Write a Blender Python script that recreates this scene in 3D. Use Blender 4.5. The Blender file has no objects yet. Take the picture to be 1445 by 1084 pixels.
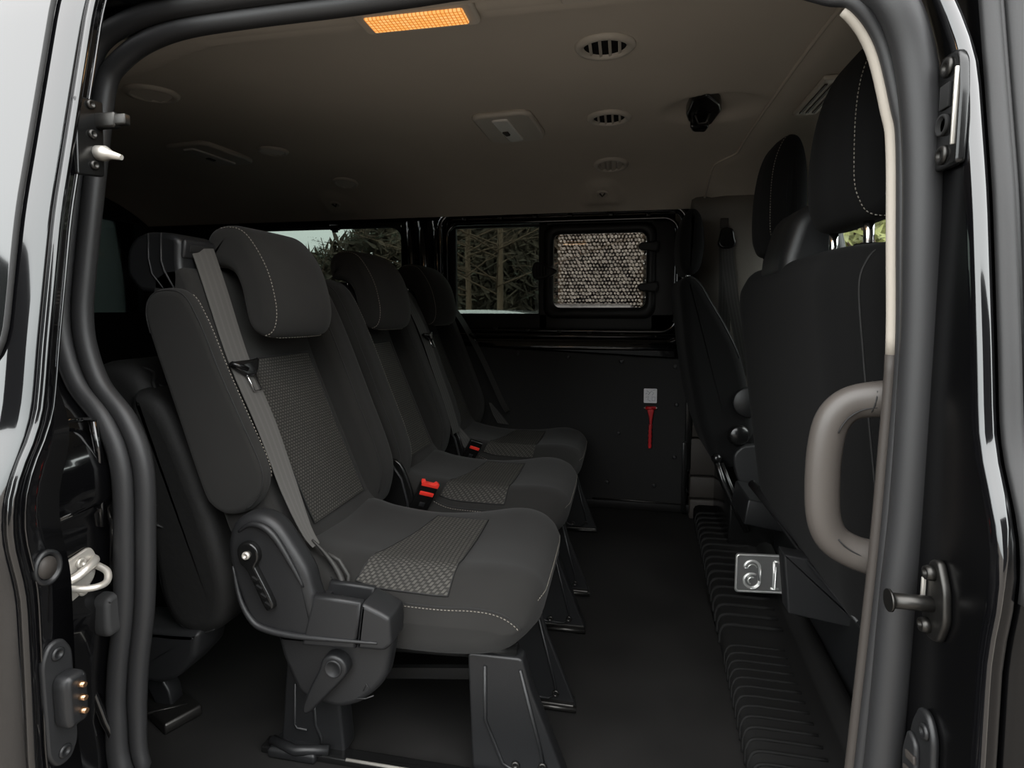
import bpy, bmesh, math, random
from mathutils import Vector, Matrix
random.seed(7)
SKY = 6.5; EXPO = 0.0
S = bpy.context.scene
COL = S.collection
PI = math.pi

# ------------------------------------------------------------------ materials
def _nt(name):
    m = bpy.data.materials.new(name); m.use_nodes = True
    nt = m.node_tree
    return m, nt, nt.nodes['Principled BSDF']

def mat(name, col, rough=.5, metal=0., bump=None, coat=0., spec=.5, var=None, sheen=0., emit=None):
    """bump=(scale, strength, distance); var=(scale, amount) soft colour mottling of the material itself"""
    m, nt, b = _nt(name)
    b.inputs['Base Color'].default_value = (*col, 1)
    b.inputs['Roughness'].default_value = rough
    b.inputs['Metallic'].default_value = metal
    b.inputs['Specular IOR Level'].default_value = spec
    if coat:
        b.inputs['Coat Weight'].default_value = coat
        b.inputs['Coat Roughness'].default_value = .03
    if sheen:
        b.inputs['Sheen Weight'].default_value = sheen
        b.inputs['Sheen Roughness'].default_value = .6
    if emit:
        b.inputs['Emission Color'].default_value = (*emit[0], 1)
        b.inputs['Emission Strength'].default_value = emit[1]
    tc = None
    if bump or var:
        tc = nt.nodes.new('ShaderNodeTexCoord')
    if bump:
        n = nt.nodes.new('ShaderNodeTexNoise'); n.inputs['Scale'].default_value = bump[0]
        n.inputs['Detail'].default_value = 3
        bp = nt.nodes.new('ShaderNodeBump'); bp.inputs['Strength'].default_value = bump[1]
        bp.inputs['Distance'].default_value = bump[2]
        nt.links.new(tc.outputs['Object'], n.inputs['Vector'])
        nt.links.new(n.outputs['Fac'], bp.inputs['Height'])
        nt.links.new(bp.outputs['Normal'], b.inputs['Normal'])
    if var:
        n2 = nt.nodes.new('ShaderNodeTexNoise'); n2.inputs['Scale'].default_value = var[0]
        n2.inputs['Detail'].default_value = 5
        r = nt.nodes.new('ShaderNodeValToRGB')
        a = var[1]
        r.color_ramp.elements[0].position = .3; r.color_ramp.elements[1].position = .7
        r.color_ramp.elements[0].color = (*[c * (1 - a) for c in col], 1)
        r.color_ramp.elements[1].color = (*[min(1, c * (1 + a)) for c in col], 1)
        nt.links.new(tc.outputs['Object'], n2.inputs['Vector'])
        nt.links.new(n2.outputs['Fac'], r.inputs['Fac'])
        nt.links.new(r.outputs['Color'], b.inputs['Base Color'])
    return m

def pattern_mat():
    """woven insert: staggered little light dashes on a dark cloth"""
    m, nt, b = _nt('woven_insert')
    N = nt.nodes.new; L = nt.links.new
    tc = N('ShaderNodeTexCoord'); sp = N('ShaderNodeSeparateXYZ'); L(tc.outputs['Object'], sp.inputs[0])
    su = N('ShaderNodeMath'); su.operation = 'SUBTRACT'; L(sp.outputs['Z'], su.inputs[0]); L(sp.outputs['X'], su.inputs[1])
    cb = N('ShaderNodeCombineXYZ'); L(sp.outputs['Y'], cb.inputs['X']); L(su.outputs[0], cb.inputs['Y'])
    br = N('ShaderNodeTexBrick'); L(cb.outputs[0], br.inputs['Vector'])
    br.inputs['Scale'].default_value = 1.0
    br.inputs['Brick Width'].default_value = .0090; br.inputs['Row Height'].default_value = .0085
    br.inputs['Mortar Size'].default_value = .0020; br.inputs['Mortar Smooth'].default_value = .4
    br.offset = .5
    br.inputs['Color1'].default_value = (.078, .074, .066, 1); br.inputs['Color2'].default_value = (.063, .060, .054, 1)
    br.inputs['Mortar'].default_value = (.027, .026, .0235, 1)
    v = N('ShaderNodeTexVoronoi'); v.inputs['Scale'].default_value = 240
    L(cb.outputs[0], v.inputs['Vector'])
    mx = N('ShaderNodeMixRGB'); mx.blend_type = 'MULTIPLY'; mx.inputs[0].default_value = .2
    L(br.outputs['Color'], mx.inputs[1]); L(v.outputs['Distance'], mx.inputs[2])
    L(mx.outputs[0], b.inputs['Base Color'])
    b.inputs['Roughness'].default_value = .85; b.inputs['Specular IOR Level'].default_value = .25
    bp = N('ShaderNodeBump'); bp.inputs['Strength'].default_value = .5; bp.inputs['Distance'].default_value = .001
    L(br.outputs['Fac'], bp.inputs['Height']); bp.invert = True
    L(bp.outputs['Normal'], b.inputs['Normal'])
    return m

def webbing_mat(name, c0, c1):
    m, nt, b = _nt(name)
    N = nt.nodes.new; L = nt.links.new
    at = N('ShaderNodeUVMap')
    sp = N('ShaderNodeSeparateXYZ'); L(at.outputs[0], sp.inputs[0])
    w = N('ShaderNodeMath'); w.operation = 'SINE'
    ml = N('ShaderNodeMath'); ml.operation = 'MULTIPLY'; ml.inputs[1].default_value = 2 * PI * 4
    L(sp.outputs['X'], ml.inputs[0]); L(ml.outputs[0], w.inputs[0])
    r = N('ShaderNodeValToRGB'); r.color_ramp.elements[0].position = .1; r.color_ramp.elements[1].position = .9
    r.color_ramp.elements[0].color = (*c0, 1); r.color_ramp.elements[1].color = (*c1, 1)
    L(w.outputs[0], r.inputs[0]); L(r.outputs[0], b.inputs['Base Color'])
    b.inputs['Roughness'].default_value = .6; b.inputs['Specular IOR Level'].default_value = .35
    return m

def glass_mat(name, tint, rough=.02):
    m = bpy.data.materials.new(name); m.use_nodes = True
    nt = m.node_tree; nt.nodes.clear(); N = nt.nodes.new; L = nt.links.new
    o = N('ShaderNodeOutputMaterial'); t = N('ShaderNodeBsdfTransparent'); g = N('ShaderNodeBsdfGlossy')
    t.inputs['Color'].default_value = (*tint, 1); g.inputs['Roughness'].default_value = rough
    fr = N('ShaderNodeFresnel'); fr.inputs['IOR'].default_value = 1.42
    mx = N('ShaderNodeMixShader'); L(fr.outputs[0], mx.inputs[0]); L(t.outputs[0], mx.inputs[1]); L(g.outputs[0], mx.inputs[2])
    L(mx.outputs[0], o.inputs['Surface'])
    return m

def lamp_mat():
    """lit amber lens: prismatic cells over two bulbs"""
    m, nt, b = _nt('lit_amber_lens')
    N = nt.nodes.new; L = nt.links.new
    tc = N('ShaderNodeTexCoord')
    br = N('ShaderNodeTexBrick'); L(tc.outputs['Object'], br.inputs['Vector'])
    br.offset = 0; br.inputs['Scale'].default_value = 1
    br.inputs['Brick Width'].default_value = .007; br.inputs['Row Height'].default_value = .0085
    br.inputs['Mortar Size'].default_value = .0014; br.inputs['Mortar Smooth'].default_value = .6
    br.inputs['Color1'].default_value = (1, .42, .10, 1); br.inputs['Color2'].default_value = (.95, .50, .17, 1)
    br.inputs['Mortar'].default_value = (.55, .17, .02, 1)
    L(br.outputs['Color'], b.inputs['Emission Color'])
    b.inputs['Emission Strength'].default_value = LAMP
    b.inputs['Base Color'].default_value = (.5, .25, .1, 1)
    b.inputs['Roughness'].default_value = .2
    return m
LAMP = 1.1

def floor_mat():
    m = mat('rubber_floor', (.0085, .0081, .0077), .62, bump=(900, .5, .0006), var=(6, .35), spec=.35)
    return m

M = {}
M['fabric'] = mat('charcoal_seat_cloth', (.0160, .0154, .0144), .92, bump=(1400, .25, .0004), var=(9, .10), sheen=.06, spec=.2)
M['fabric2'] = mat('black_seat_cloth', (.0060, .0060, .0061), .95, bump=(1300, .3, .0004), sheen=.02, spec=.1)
M['insert'] = pattern_mat()
M['thread'] = mat('pale_thread', (.22, .20, .17), .8)
M['seam'] = mat('seam_cord', (.010, .010, .010), .8)
M['web'] = webbing_mat('grey_webbing', (.070, .067, .063), (.080, .077, .072))
M['webdark'] = webbing_mat('dark_webbing', (.035, .034, .032), (.055, .053, .050))
M['plastic'] = mat('black_grained_plastic', (.0105, .0108, .0115), .42, bump=(700, .35, .0005), spec=.45)
M['plasticg'] = mat('charcoal_plastic', (.0130, .0132, .0140), .48, bump=(700, .3, .0005), spec=.45)
M['blackgloss'] = mat('black_moulded_plastic', (.006, .006, .006), .22, spec=.5)
M['paint'] = mat('black_body_paint', (.0022, .0022, .0025), .12, coat=1., spec=.5, bump=(60, .012, .001))
M['paintdull'] = mat('weathered_black_paint', (.0022, .0022, .0024), .24, spec=.35, bump=(120, .05, .001))
M['frame'] = mat('black_window_frame', (.0080, .0076, .0074), .5, spec=.25)
M['paintskin'] = mat('black_door_paint', (.003, .003, .0035), .08, coat=1., spec=.6)
M['chrome'] = mat('chrome', (.75, .75, .76), .12, metal=1.)
M['steel'] = mat('zinc_steel', (.60, .57, .52), .36, metal=.6, bump=(200, .15, .0005))
M['darksteel'] = mat('dark_steel', (.055, .053, .05), .38, metal=.9, bump=(200, .2, .0005))
M['brass'] = mat('copper_contact', (.70, .42, .24), .35, metal=1.)
M['rubber'] = mat('seal_rubber', (.0215, .0215, .0225), .5, bump=(500, .2, .0004), spec=.45)
M['rubberlight'] = mat('weathered_rubber', (.023, .023, .0235), .65, bump=(400, .2, .0004))
M['headliner'] = mat('headliner_cloth', (.56, .515, .45), .97, bump=(900, .3, .0005), var=(3, .04), spec=.15)
M['beige'] = mat('beige_trim', (.36, .325, .28), .6, bump=(800, .2, .0004), spec=.35)
M['stone'] = mat('stone_pillar_trim', (.155, .142, .123), .6, bump=(800, .2, .0004), spec=.3)
M['taupe'] = mat('taupe_trim', (.042, .0365, .0325), .55, bump=(800, .2, .0004), spec=.35)
M['handle'] = mat('taupe_soft_plastic', (.066, .058, .052), .42, bump=(900, .2, .0003), spec=.45)
M['lightplastic'] = mat('stone_plastic', (.52, .485, .43), .45, spec=.4)
M['lens'] = mat('clear_lens', (.78, .76, .72), .25, spec=.6)
M['floor'] = floor_mat()
M['ribs'] = mat('tread_rubber', (.0065, .0064, .0062), .75, spec=.18)
M['panel'] = mat('grey_lining_board', (.0125, .0123, .0121), .7, bump=(500, .25, .0005), spec=.3)
M['red'] = mat('red_plastic', (.40, .010, .014), .35)
M['redbtn'] = mat('red_button', (.85, .045, .03), .35)
M['orange'] = mat('orange_mark', (.75, .13, .02), .5)
M['white'] = mat('white_card', (.72, .72, .74), .6)
M['ink'] = mat('grey_ink', (.18, .18, .22), .7)
M['alu'] = mat('pressed_aluminium', (.50, .50, .49), .34, metal=.85, bump=(90, .12, .0006))
M['alubright'] = mat('polished_aluminium_edge', (.86, .86, .84), .3, metal=.7)
M['void'] = mat('dark_cavity', (.004, .004, .004), .9)
M['leather'] = mat('black_leatherette', (.0085, .0084, .0083), .66, bump=(30, .5, .004), spec=.45)
M['tint'] = glass_mat('privacy_glass', (.30, .325, .305))
M['tintdark'] = glass_mat('dark_privacy_glass', (.05, .058, .055))
M['hopper'] = glass_mat('lightly_tinted_glass', (.37, .36, .345))
M['clear'] = glass_mat('clear_glass', (.86, .90, .87))
M['doorglass'] = mat('tinted_door_glass', (.006, .007, .007), .05, spec=.85, coat=1.)
M['lamp'] = lamp_mat()

# ------------------------------------------------------------------ geometry
def cr(pts, n, closed=True):
    """Catmull-Rom resample"""
    out = []; k = len(pts); P = [Vector(p) for p in pts]
    rng = range(k) if closed else range(k - 1)
    for i in rng:
        p0 = P[(i - 1) % k] if closed else P[max(0, i - 1)]
        p1 = P[i]; p2 = P[(i + 1) % k]
        p3 = P[(i + 2) % k] if closed else P[min(k - 1, i + 2)]
        for j in range(n):
            t = j / n; t2 = t * t; t3 = t2 * t
            out.append(.5 * ((2 * p1) + (p2 - p0) * t + (2 * p0 - 5 * p1 + 4 * p2 - p3) * t2 + (3 * p1 - p0 - 3 * p2 + p3) * t3))
    if not closed: out.append(P[-1].copy())
    return out

def area2(p):
    return .5 * sum(p[i][0] * p[(i + 1) % len(p)][1] - p[(i + 1) % len(p)][0] * p[i][1] for i in range(len(p)))

def inset(prof, d):
    """move a closed 2-D outline inwards by d"""
    s = 1 if area2(prof) > 0 else -1
    out = []; k = len(prof)
    for i in range(k):
        a, b, c = prof[i - 1], prof[i], prof[(i + 1) % k]
        e1 = Vector((b[0] - a[0], b[1] - a[1])); e2 = Vector((c[0] - b[0], c[1] - b[1]))
        if e1.length < 1e-9: e1 = e2
        if e2.length < 1e-9: e2 = e1
        e1.normalize(); e2.normalize()
        n1 = Vector((-e1.y, e1.x)) * s; n2 = Vector((-e2.y, e2.x)) * s
        n = n1 + n2
        if n.length < 1e-6: n = n1.copy()
        n.normalize(); q = d / max(.5, n.dot(n1))
        out.append((b[0] + n.x * q, b[1] + n.y * q))
    return out

def to3(p, q, w, axis):
    return {'y': (p, w, q), 'x': (w, p, q), 'z': (p, q, w)}[axis]

class G:
    def __init__(s): s.v = []; s.f = []; s.sm = []; s.uv = {}
    def add(s, vs, fs, smooth=True):
        o = len(s.v); s.v += [tuple(v) for v in vs]
        for f in fs: s.f.append(tuple(i + o for i in f)); s.sm.append(smooth)
        return s
    def box(s, c, d, rot=None, b=0.):
        hx, hy, hz = d[0] / 2, d[1] / 2, d[2] / 2
        if b:
            g = G(); g.puff([(-hx, -hy), (hx, -hy), (hx, hy), (-hx, hy)], -hz, hz, min(b, hz * .99), 'z', nr=2, corner=b)
            vs, fs, sm = g.v, g.f, g.sm
        else:
            vs = [(x, y, z) for x in (-hx, hx) for y in (-hy, hy) for z in (-hz, hz)]
            fs = [(0, 1, 3, 2), (4, 6, 7, 5), (0, 4, 5, 1), (2, 3, 7, 6), (0, 2, 6, 4), (1, 5, 7, 3)]; sm = [False] * 6
        Mx = Matrix.Translation(c) @ (rot.to_4x4() if rot is not None else Matrix.Identity(4))
        o = len(s.v); s.v += [tuple(Mx @ Vector(v)) for v in vs]
        for f, q in zip(fs, sm): s.f.append(tuple(i + o for i in f)); s.sm.append(q)
        return s
    def puff(s, prof, a, b, r, axis='y', nr=4, smooth=0, nm=0, deform=None, corner=0., soft=True):
        """a closed outline extruded from a to b with rounded rims of radius r"""
        if corner: prof = round_corners(prof, corner)
        if smooth: prof = [(p.x, p.y) for p in cr([(p[0], p[1], 0) for p in prof], smooth)]
        r = max(1e-5, min(r, abs(b - a) / 2 - 1e-5)); sg = 1 if b > a else -1
        secs = []
        for k in range(nr + 1):
            t = PI / 2 * (1 - k / nr); secs.append((a + sg * r * (1 - math.sin(t)), r * (1 - math.cos(t))))
        for k in range(nm):
            secs.append((a + sg * r + (b - a - 2 * sg * r) * (k + 1) / (nm + 1), 0))
        for k in range(nr + 1):
            t = PI / 2 * k / nr; secs.append((b - sg * r * (1 - math.sin(t)), r * (1 - math.cos(t))))
        vs = []; n = len(prof)
        for w, d in secs:
            for p in (inset(prof, d) if d > 1e-7 else prof): vs.append(to3(p[0], p[1], w, axis))
        if deform: vs = [deform(*v) for v in vs]
        fs = []
        for k in range(len(secs) - 1):
            for i in range(n):
                j = (i + 1) % n; fs.append((k * n + i, k * n + j, (k + 1) * n + j, (k + 1) * n + i))
        s.add(vs, fs, soft)
        o = len(s.v) - len(vs)
        s.f.append(tuple(o + i for i in range(n))); s.sm.append(False)
        s.f.append(tuple(o + (len(secs) - 1) * n + i for i in range(n))); s.sm.append(False)
        return s
    def tube(s, path, r, n=10, closed=False, ell=None, up=None, caps=True):
        """sweep; r number or list; ell=(a,b) scales the section along side/up"""
        P = [Vector(p) for p in path]; k = len(P); vs = []
        prev = None
        for i in range(k):
            if closed: t = P[(i + 1) % k] - P[i - 1]
            else: t = P[min(k - 1, i + 1)] - P[max(0, i - 1)]
            if t.length < 1e-9: t = Vector((0, 0, 1))
            t.normalize()
            if up is not None:
                sd = t.cross(Vector(up))
                if sd.length < 1e-4: sd = t.orthogonal()
            elif prev is None: sd = t.orthogonal()
            else: sd = prev - t * prev.dot(t)
            sd.normalize(); prev = sd.copy(); u = sd.cross(t).normalized()
            ri = r[i] if isinstance(r, (list, tuple)) else r
            ea, eb = ell if ell else (1, 1)
            for j in range(n):
                a = 2 * PI * j / n
                vs.append(P[i] + sd * (math.cos(a) * ri * ea) + u * (math.sin(a) * ri * eb))
        fs = []
        for i in range(k if closed else k - 1):
            for j in range(n):
                a, b = i * n, ((i + 1) % k) * n
                fs.append((a + j, a + (j + 1) % n, b + (j + 1) % n, b + j))
        s.add(vs, fs, True)
        if not closed and caps:
            o = len(s.v) - len(vs)
            s.f.append(tuple(o + j for j in range(n))); s.sm.append(False)
            s.f.append(tuple(o + (k - 1) * n + j for j in range(n))); s.sm.append(False)
        return s
    def ribbon(s, path, wdirs, widths, th=.0015):
        """strap: centre path, width direction and width per point"""
        k = len(path); vs = []
        for i in range(k):
            p = Vector(path[i]); w = Vector(wdirs[i] if isinstance(wdirs, list) else wdirs).normalized() * (widths[i] if isinstance(widths, list) else widths) / 2
            t = (Vector(path[min(k - 1, i + 1)]) - Vector(path[max(0, i - 1)])).normalized()
            nn = t.cross(w).normalized() * th / 2
            vs += [p - w - nn, p + w - nn, p + w + nn, p - w + nn]
        fs = []
        o = len(s.f)
        for i in range(k - 1):
            for j in range(4):
                a = i * 4; b = a + 4; fs.append((a + j, a + (j + 1) % 4, b + (j + 1) % 4, b + j))
                q = {0: (0, 1, 1, 0), 1: (1, 1, 1, 1), 2: (1, 0, 0, 1), 3: (0, 0, 0, 0)}[j]
                s.uv[o + len(fs) - 1] = q
        s.add(vs, fs, False)
        s.f.append((0, 1, 2, 3)); s.sm.append(False); n = (k - 1) * 4
        s.f.append((n, n + 1, n + 2, n + 3)); s.sm.append(False)
        return s
    def lathe(s, prof, n=32, mtx=None):
        """(radius, height) pairs turned about local z"""
        vs = []; k = len(prof)
        for rr, h in prof:
            for j in range(n):
                a = 2 * PI * j / n; vs.append(Vector((rr * math.cos(a), rr * math.sin(a), h)))
        if mtx is not None: vs = [mtx @ v for v in vs]
        fs = []
        for i in range(k - 1):
            for j in range(n): fs.append((i * n + j, i * n + (j + 1) % n, (i + 1) * n + (j + 1) % n, (i + 1) * n + j))
        s.add(vs, fs, True)
        o = len(s.v) - len(vs)
        for i in (0, k - 1):
            if prof[i][0] > 1e-6: s.f.append(tuple(o + i * n + j for j in range(n))); s.sm.append(False)
        return s
    def loft(s, secs, closed=True, caps=True, smooth=True):
        n = len(secs[0]); vs = [p for q in secs for p in q]; fs = []
        for k in range(len(secs) - 1):
            for i in range(n if closed else n - 1):
                j = (i + 1) % n; fs.append((k * n + i, k * n + j, (k + 1) * n + j, (k + 1) * n + i))
        s.add(vs, fs, smooth)
        if caps and closed:
            o = len(s.v) - len(vs)
            s.f.append(tuple(o + i for i in range(n))); s.sm.append(False)
            s.f.append(tuple(o + (len(secs) - 1) * n + i for i in range(n))); s.sm.append(False)
        return s
    def grid(s, fn, nu, nv, th=None):
        vs = [fn(i / nu, j / nv) for i in range(nu + 1) for j in range(nv + 1)]
        fs = [(i * (nv + 1) + j, (i + 1) * (nv + 1) + j, (i + 1) * (nv + 1) + j + 1, i * (nv + 1) + j + 1) for i in range(nu) for j in range(nv)]
        return s.add(vs, fs, True)
    def stitch(s, path, r=.0009, dash=.0042, gap=.0028):
        """dashed thread along a path"""
        P = [Vector(p) for p in path]; L = [0]
        for i in range(1, len(P)): L.append(L[-1] + (P[i] - P[i - 1]).length)
        def at(d):
            for i in range(1, len(P)):
                if L[i] >= d:
                    q = (d - L[i - 1]) / max(1e-9, L[i] - L[i - 1]); return P[i - 1].lerp(P[i], q)
            return P[-1]
        d = 0
        while d + dash < L[-1]:
            s.tube([at(d), at(d + dash / 2), at(d + dash)], [r * .7, r, r * .7], 5); d += dash + gap
        return s
    def ball(s, c, r, n=12, sc=(1, 1, 1)):
        vs = []; fs = []
        for i in range(n // 2 + 1):
            t = PI * i / (n // 2)
            for j in range(n):
                a = 2 * PI * j / n
                vs.append((c[0] + r * sc[0] * math.sin(t) * math.cos(a), c[1] + r * sc[1] * math.sin(t) * math.sin(a), c[2] + r * sc[2] * math.cos(t)))
        for i in range(n // 2):
            for j in range(n): fs.append((i * n + j, i * n + (j + 1) % n, (i + 1) * n + (j + 1) % n, (i + 1) * n + j))
        return s.add(vs, fs, True)

def round_corners(prof, r, n=4):
    out = []; k = len(prof)
    for i in range(k):
        a, b, c = Vector(prof[i - 1][:2]), Vector(prof[i][:2]), Vector(prof[(i + 1) % k][:2])
        e1 = (a - b); e2 = (c - b); d = min(r, e1.length * .49, e2.length * .49)
        p = b + e1.normalized() * d; q = b + e2.normalized() * d
        for j in range(n + 1):
            t = j / n; out.append(tuple((1 - t) ** 2 * p + 2 * t * (1 - t) * b + t * t * q))
    return out

def seam_path(prof, w, r, axis, f0, f1, smooth=0, ang=45, out=.0012, deform=None, sign=1):
    """points along the rounded rim of a puff, from outline fraction f0 to f1"""
    if smooth: prof = [(p.x, p.y) for p in cr([(p[0], p[1], 0) for p in prof], smooth)]
    t = math.radians(ang); q = inset(prof, r * (1 - math.cos(t)) - out * math.cos(t)); ww = w + sign * (r * (1 - math.sin(t)) - out * math.sin(t))
    n = len(q); i0, i1 = int(f0 * n), int(f1 * n)
    pts = [to3(q[i % n][0], q[i % n][1], ww, axis) for i in range(i0, i1 + 1)]
    if deform: pts = [deform(*p) for p in pts]
    return pts

# ------------------------------------------------------------------ objects
OFF = {}
def empty(name, loc, label, cat, group=None):
    o = bpy.data.objects.new(name, None); COL.objects.link(o); o.location = loc
    o.empty_display_size = .1
    o['label'] = label; o['category'] = cat
    if group: o['group'] = group
    OFF[o.name] = Vector(loc)
    return o
def mk(name, g, m, parent=None, label=None, cat=None, group=None, kind=None):
    me = bpy.data.meshes.new(name)
    if parent is not None: off = OFF[parent.name]
    else:
        xs = [v[0] for v in g.v]; ys = [v[1] for v in g.v]; zs = [v[2] for v in g.v]
        off = Vector(((min(xs) + max(xs)) / 2, (min(ys) + max(ys)) / 2, min(zs)))
    me.from_pydata([tuple(Vector(v) - off) for v in g.v], [], g.f)
    me.polygons.foreach_set('use_smooth', g.sm)
    if g.uv:
        ul = me.uv_layers.new(name='UVMap')
        for fi, q in g.uv.items():
            for li, u in zip(me.polygons[fi].loop_indices, q): ul.data[li].uv = (u, 0)
    me.update()
    bm = bmesh.new(); bm.from_mesh(me); bmesh.ops.recalc_face_normals(bm, faces=bm.faces); bm.to_mesh(me); bm.free()
    me.materials.append(m if not isinstance(m, str) else M[m])
    o = bpy.data.objects.new(name, me); COL.objects.link(o)
    if parent is not None: o.parent = parent
    else: o.location = off
    OFF[o.name] = off
    if label: o['label'] = label
    if cat: o['category'] = cat
    if group: o['group'] = group
    if kind: o['kind'] = kind
    return o
def struct(name, g, m, parent=None):
    return mk(name, g, m, parent, kind='structure' if parent is None else None)
def interp(tab, z):
    """table of (z, value), ascending z, smooth-linear"""
    if z <= tab[0][0]: return tab[0][1]
    for (a, va), (b, vb) in zip(tab, tab[1:]):
        if z <= b: return va + (vb - va) * (z - a) / (b - a)
    return tab[-1][1]
def sst(a, b, x):
    t = max(0, min(1, (x - a) / (b - a))); return t * t * (3 - 2 * t)
def screw(g, p, r, nrm='x-', h=.004):
    ax = {'x-': Matrix.Rotation(-PI / 2, 4, 'Y'), 'x+': Matrix.Rotation(PI / 2, 4, 'Y'), 'y-': Matrix.Rotation(PI / 2, 4, 'X'), 'z-': Matrix.Rotation(PI, 4, 'X'), 'z+': Matrix.Identity(4)}[nrm]
    g.lathe([(r, 0), (r, h * .5), (r * .85, h), (r * .5, h), (r * .42, h * .4), (.0001, h * .4)], 18, Matrix.Translation(p) @ ax)
    return g
# ================================================================== SHELL
# x = forward, y = across the vehicle away from the open door, z = up; 0 = cabin floor
YO = [(-.25, .56), (0., .512), (.30, .490), (.41, .494), (.53, .497), (.575, .488), (.61, .486), (.656, .494), (.69, .512),
      (.72, .528), (.76, .536), (.81, .543), (.98, .572), (1.10, .600), (1.26, .637), (1.34, .665), (1.42, .71)]

def yo(z): return (interp(YO, z - .02) + interp(YO, z) + interp(YO, z + .02)) / 3
def yb(z): return yo(z) + .103
def zc(y): return 1.41 - .249 * abs(y - 1.6) ** 4

# ---- floor
g = G().box((-1.02, 1.60, -.02), (2.56, 1.72, .04))
struct('floor', g, 'floor')
g = G().box((.95, 1.60, -.03), (1.40, 1.72, .04))
struct('floor_cab', g, 'floor')

# ---- ceiling: rear headliner with recess for the belt dock and two anchor bosses
def dent(x, y):
    e = math.hypot((x - .235) / .150, (y - 1.69) / .125)
    z = .020 * (1 - sst(.55, 1.0, e))
    for bx, w in ((-.095, .085), (-1.244, .085)):
        d = math.hypot((x - bx) / w, (y - 2.42) / .17)
        z -= .016 * (1 - sst(.80, 1.0, d)) * (1 - sst(2.385, 2.44, y))
    return z
def crease(x): return .985 + .10 * sst(-.72, -1.1, x)
def zliner(x, y):
    c = crease(x)
    if y < c:
        return 1.358 - .070 * sst(.90, .80, y) + (.004 if y > c - .012 else 0)
    if y < c + .05:
        return 1.358 + (zc(c + .05) - 1.358) * sst(c, c + .05, y)
    return zc(y) + dent(x, y)
def bnd(y): return .372 - .064 * sst(2.08, 2.20, y)
def liner(x0, x1, dz=0., y1=2.46):
    def fn(u, v):
        y = .80 + (y1 - .80) * v
        a = bnd(y) if x0 is None else x0; b = bnd(y) if x1 is None else x1
        x = a + (b - a) * u
        return (x, y, zliner(x, y) + (dz if u > 0 else 0))
    return fn
g = G().grid(liner(-2.32, None), 150, 130)
# thickness skirt where the cloth meets the side wall and door edge
struct('ceiling', g, 'headliner')
g = G().grid(liner(None, 1.05, -.006), 30, 80)
struct('ceiling_front', g, 'headliner')
g = G()
lip = [(bnd(y), y) for y in (.97, 1.2, 1.5, 1.9, 2.06, 2.10, 2.14, 2.18, 2.22, 2.30, 2.44)]
lp = cr([(x, y, 0) for x, y in lip], 6, False)
g.tube([(p.x, p.y, zliner(p.x, p.y) - .001) for p in lp], .0045, 8)
struct('trim_1', g, 'headliner')

# outer roof skin keeps the sky out
g = G()
secs = []
for x in (-2.45, 1.0, 1.12):
    zz = 1.46 if x < 1.1 else 1.42
    secs.append([(x, .70, 1.36), (x, .80, zz - .03), (x, 1.1, zz + .02), (x, 1.6, zz + .04), (x, 2.2, zz + .02), (x, 2.46, zz - .02), (x, 2.56, zz - .12),
                 (x, 2.55, zz - .14), (x, 2.44, zz - .05), (x, 2.2, zz), (x, 1.6, zz + .02), (x, 1.1, zz), (x, .82, zz - .05), (x, .73, 1.345)])
g.loft(secs)
struct('roof', g, 'paint')

# ---- far side: painted metal wall with two window openings
YW = 2.495
g = G()
def wallbox(x0, x1, z0, z1, y0=YW, y1=2.56): g.box(((x0 + x1) / 2, (y0 + y1) / 2, (z0 + z1) / 2), (x1 - x0, y1 - y0, z1 - z0))
wallbox(-2.35, .62, -.05, .745)
wallbox(-2.35, .62, 1.262, 1.42)
wallbox(-1.005, -.785, .74, 1.27)
wallbox(.205, .62, .74, 1.27)
wallbox(-2.35, -1.76, .74, 1.27)
wallbox(-1.765, -1.0, .74, .86)
wallbox(-1.765, -1.0, 1.247, 1.27)
wf = struct('wall_far', g, 'paint')
# raised pillar pressing with vertical creases between the windows
g = G()
for x, r in ((-.955, .016), (-.895, .02), (-.83, .016)):
    g.tube([(x - .01, 2.488, 1.26), (x, 2.478, 1.1), (x + .004, 2.475, .9), (x + .01, 2.478, .72)], r, 10)
mk('pressed_pillar', g, 'paint', wf)
# rolled rim around the front opening
def rrect(x0, x1, z0, z1, r, y, n=8):
    out = []
    for cx, cz, a0 in ((x1 - r, z1 - r, 0), (x0 + r, z1 - r, 90), (x0 + r, z0 + r, 180), (x1 - r, z0 + r, 270)):
        for j in range(n + 1):
            a = math.radians(a0 + 90 * j / n); out.append((cx + r * math.cos(a), y, cz + r * math.sin(a)))
    return out
g = G()
g.tube(rrect(-.815, .250, .722, 1.292, .07, 2.478), .016, 10, closed=True)
g.tube(rrect(-.785, .218, .770, 1.245, .06, 2.484), .009, 8, closed=True)
mk('rolled_rim', g, 'paint', wf)
# the ledge below the opening
g = G()
g.puff([(2.452, .692), (2.50, .692), (2.50, .745), (2.486, .742), (2.462, .726), (2.453, .712)], -1.0, .27, .004, 'x', smooth=3)
g.puff([(2.470, .742), (2.50, .742), (2.50, .765), (2.478, .760)], -.80, .235, .003, 'x', smooth=2)
mk('ledge', g, 'paint', wf)
for x, z in ((-.703, 1.264), (-.541, 1.265), (-.386, 1.266), (-.232, 1.267), (-.06, 1.265), (.095, 1.260),
             (-.561, .812), (-.416, .806), (-.274, .801), (-.144, .796), (-.005, .791), (.135, .784)):
    g = G(); z2 = z if z > 1 else z - .035
    g.box((x, 2.482, z2), (.018, .010, .014), b=.003)
    g.tube([(x - .010, 2.478, z2 + .004), (x, 2.471, z2), (x + .010, 2.478, z2 + .003)], .0025, 6)
    g.ball((x, 2.473, z2), .0045, 8)
    mk('trim_clip', g, 'darksteel', wf)

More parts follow.
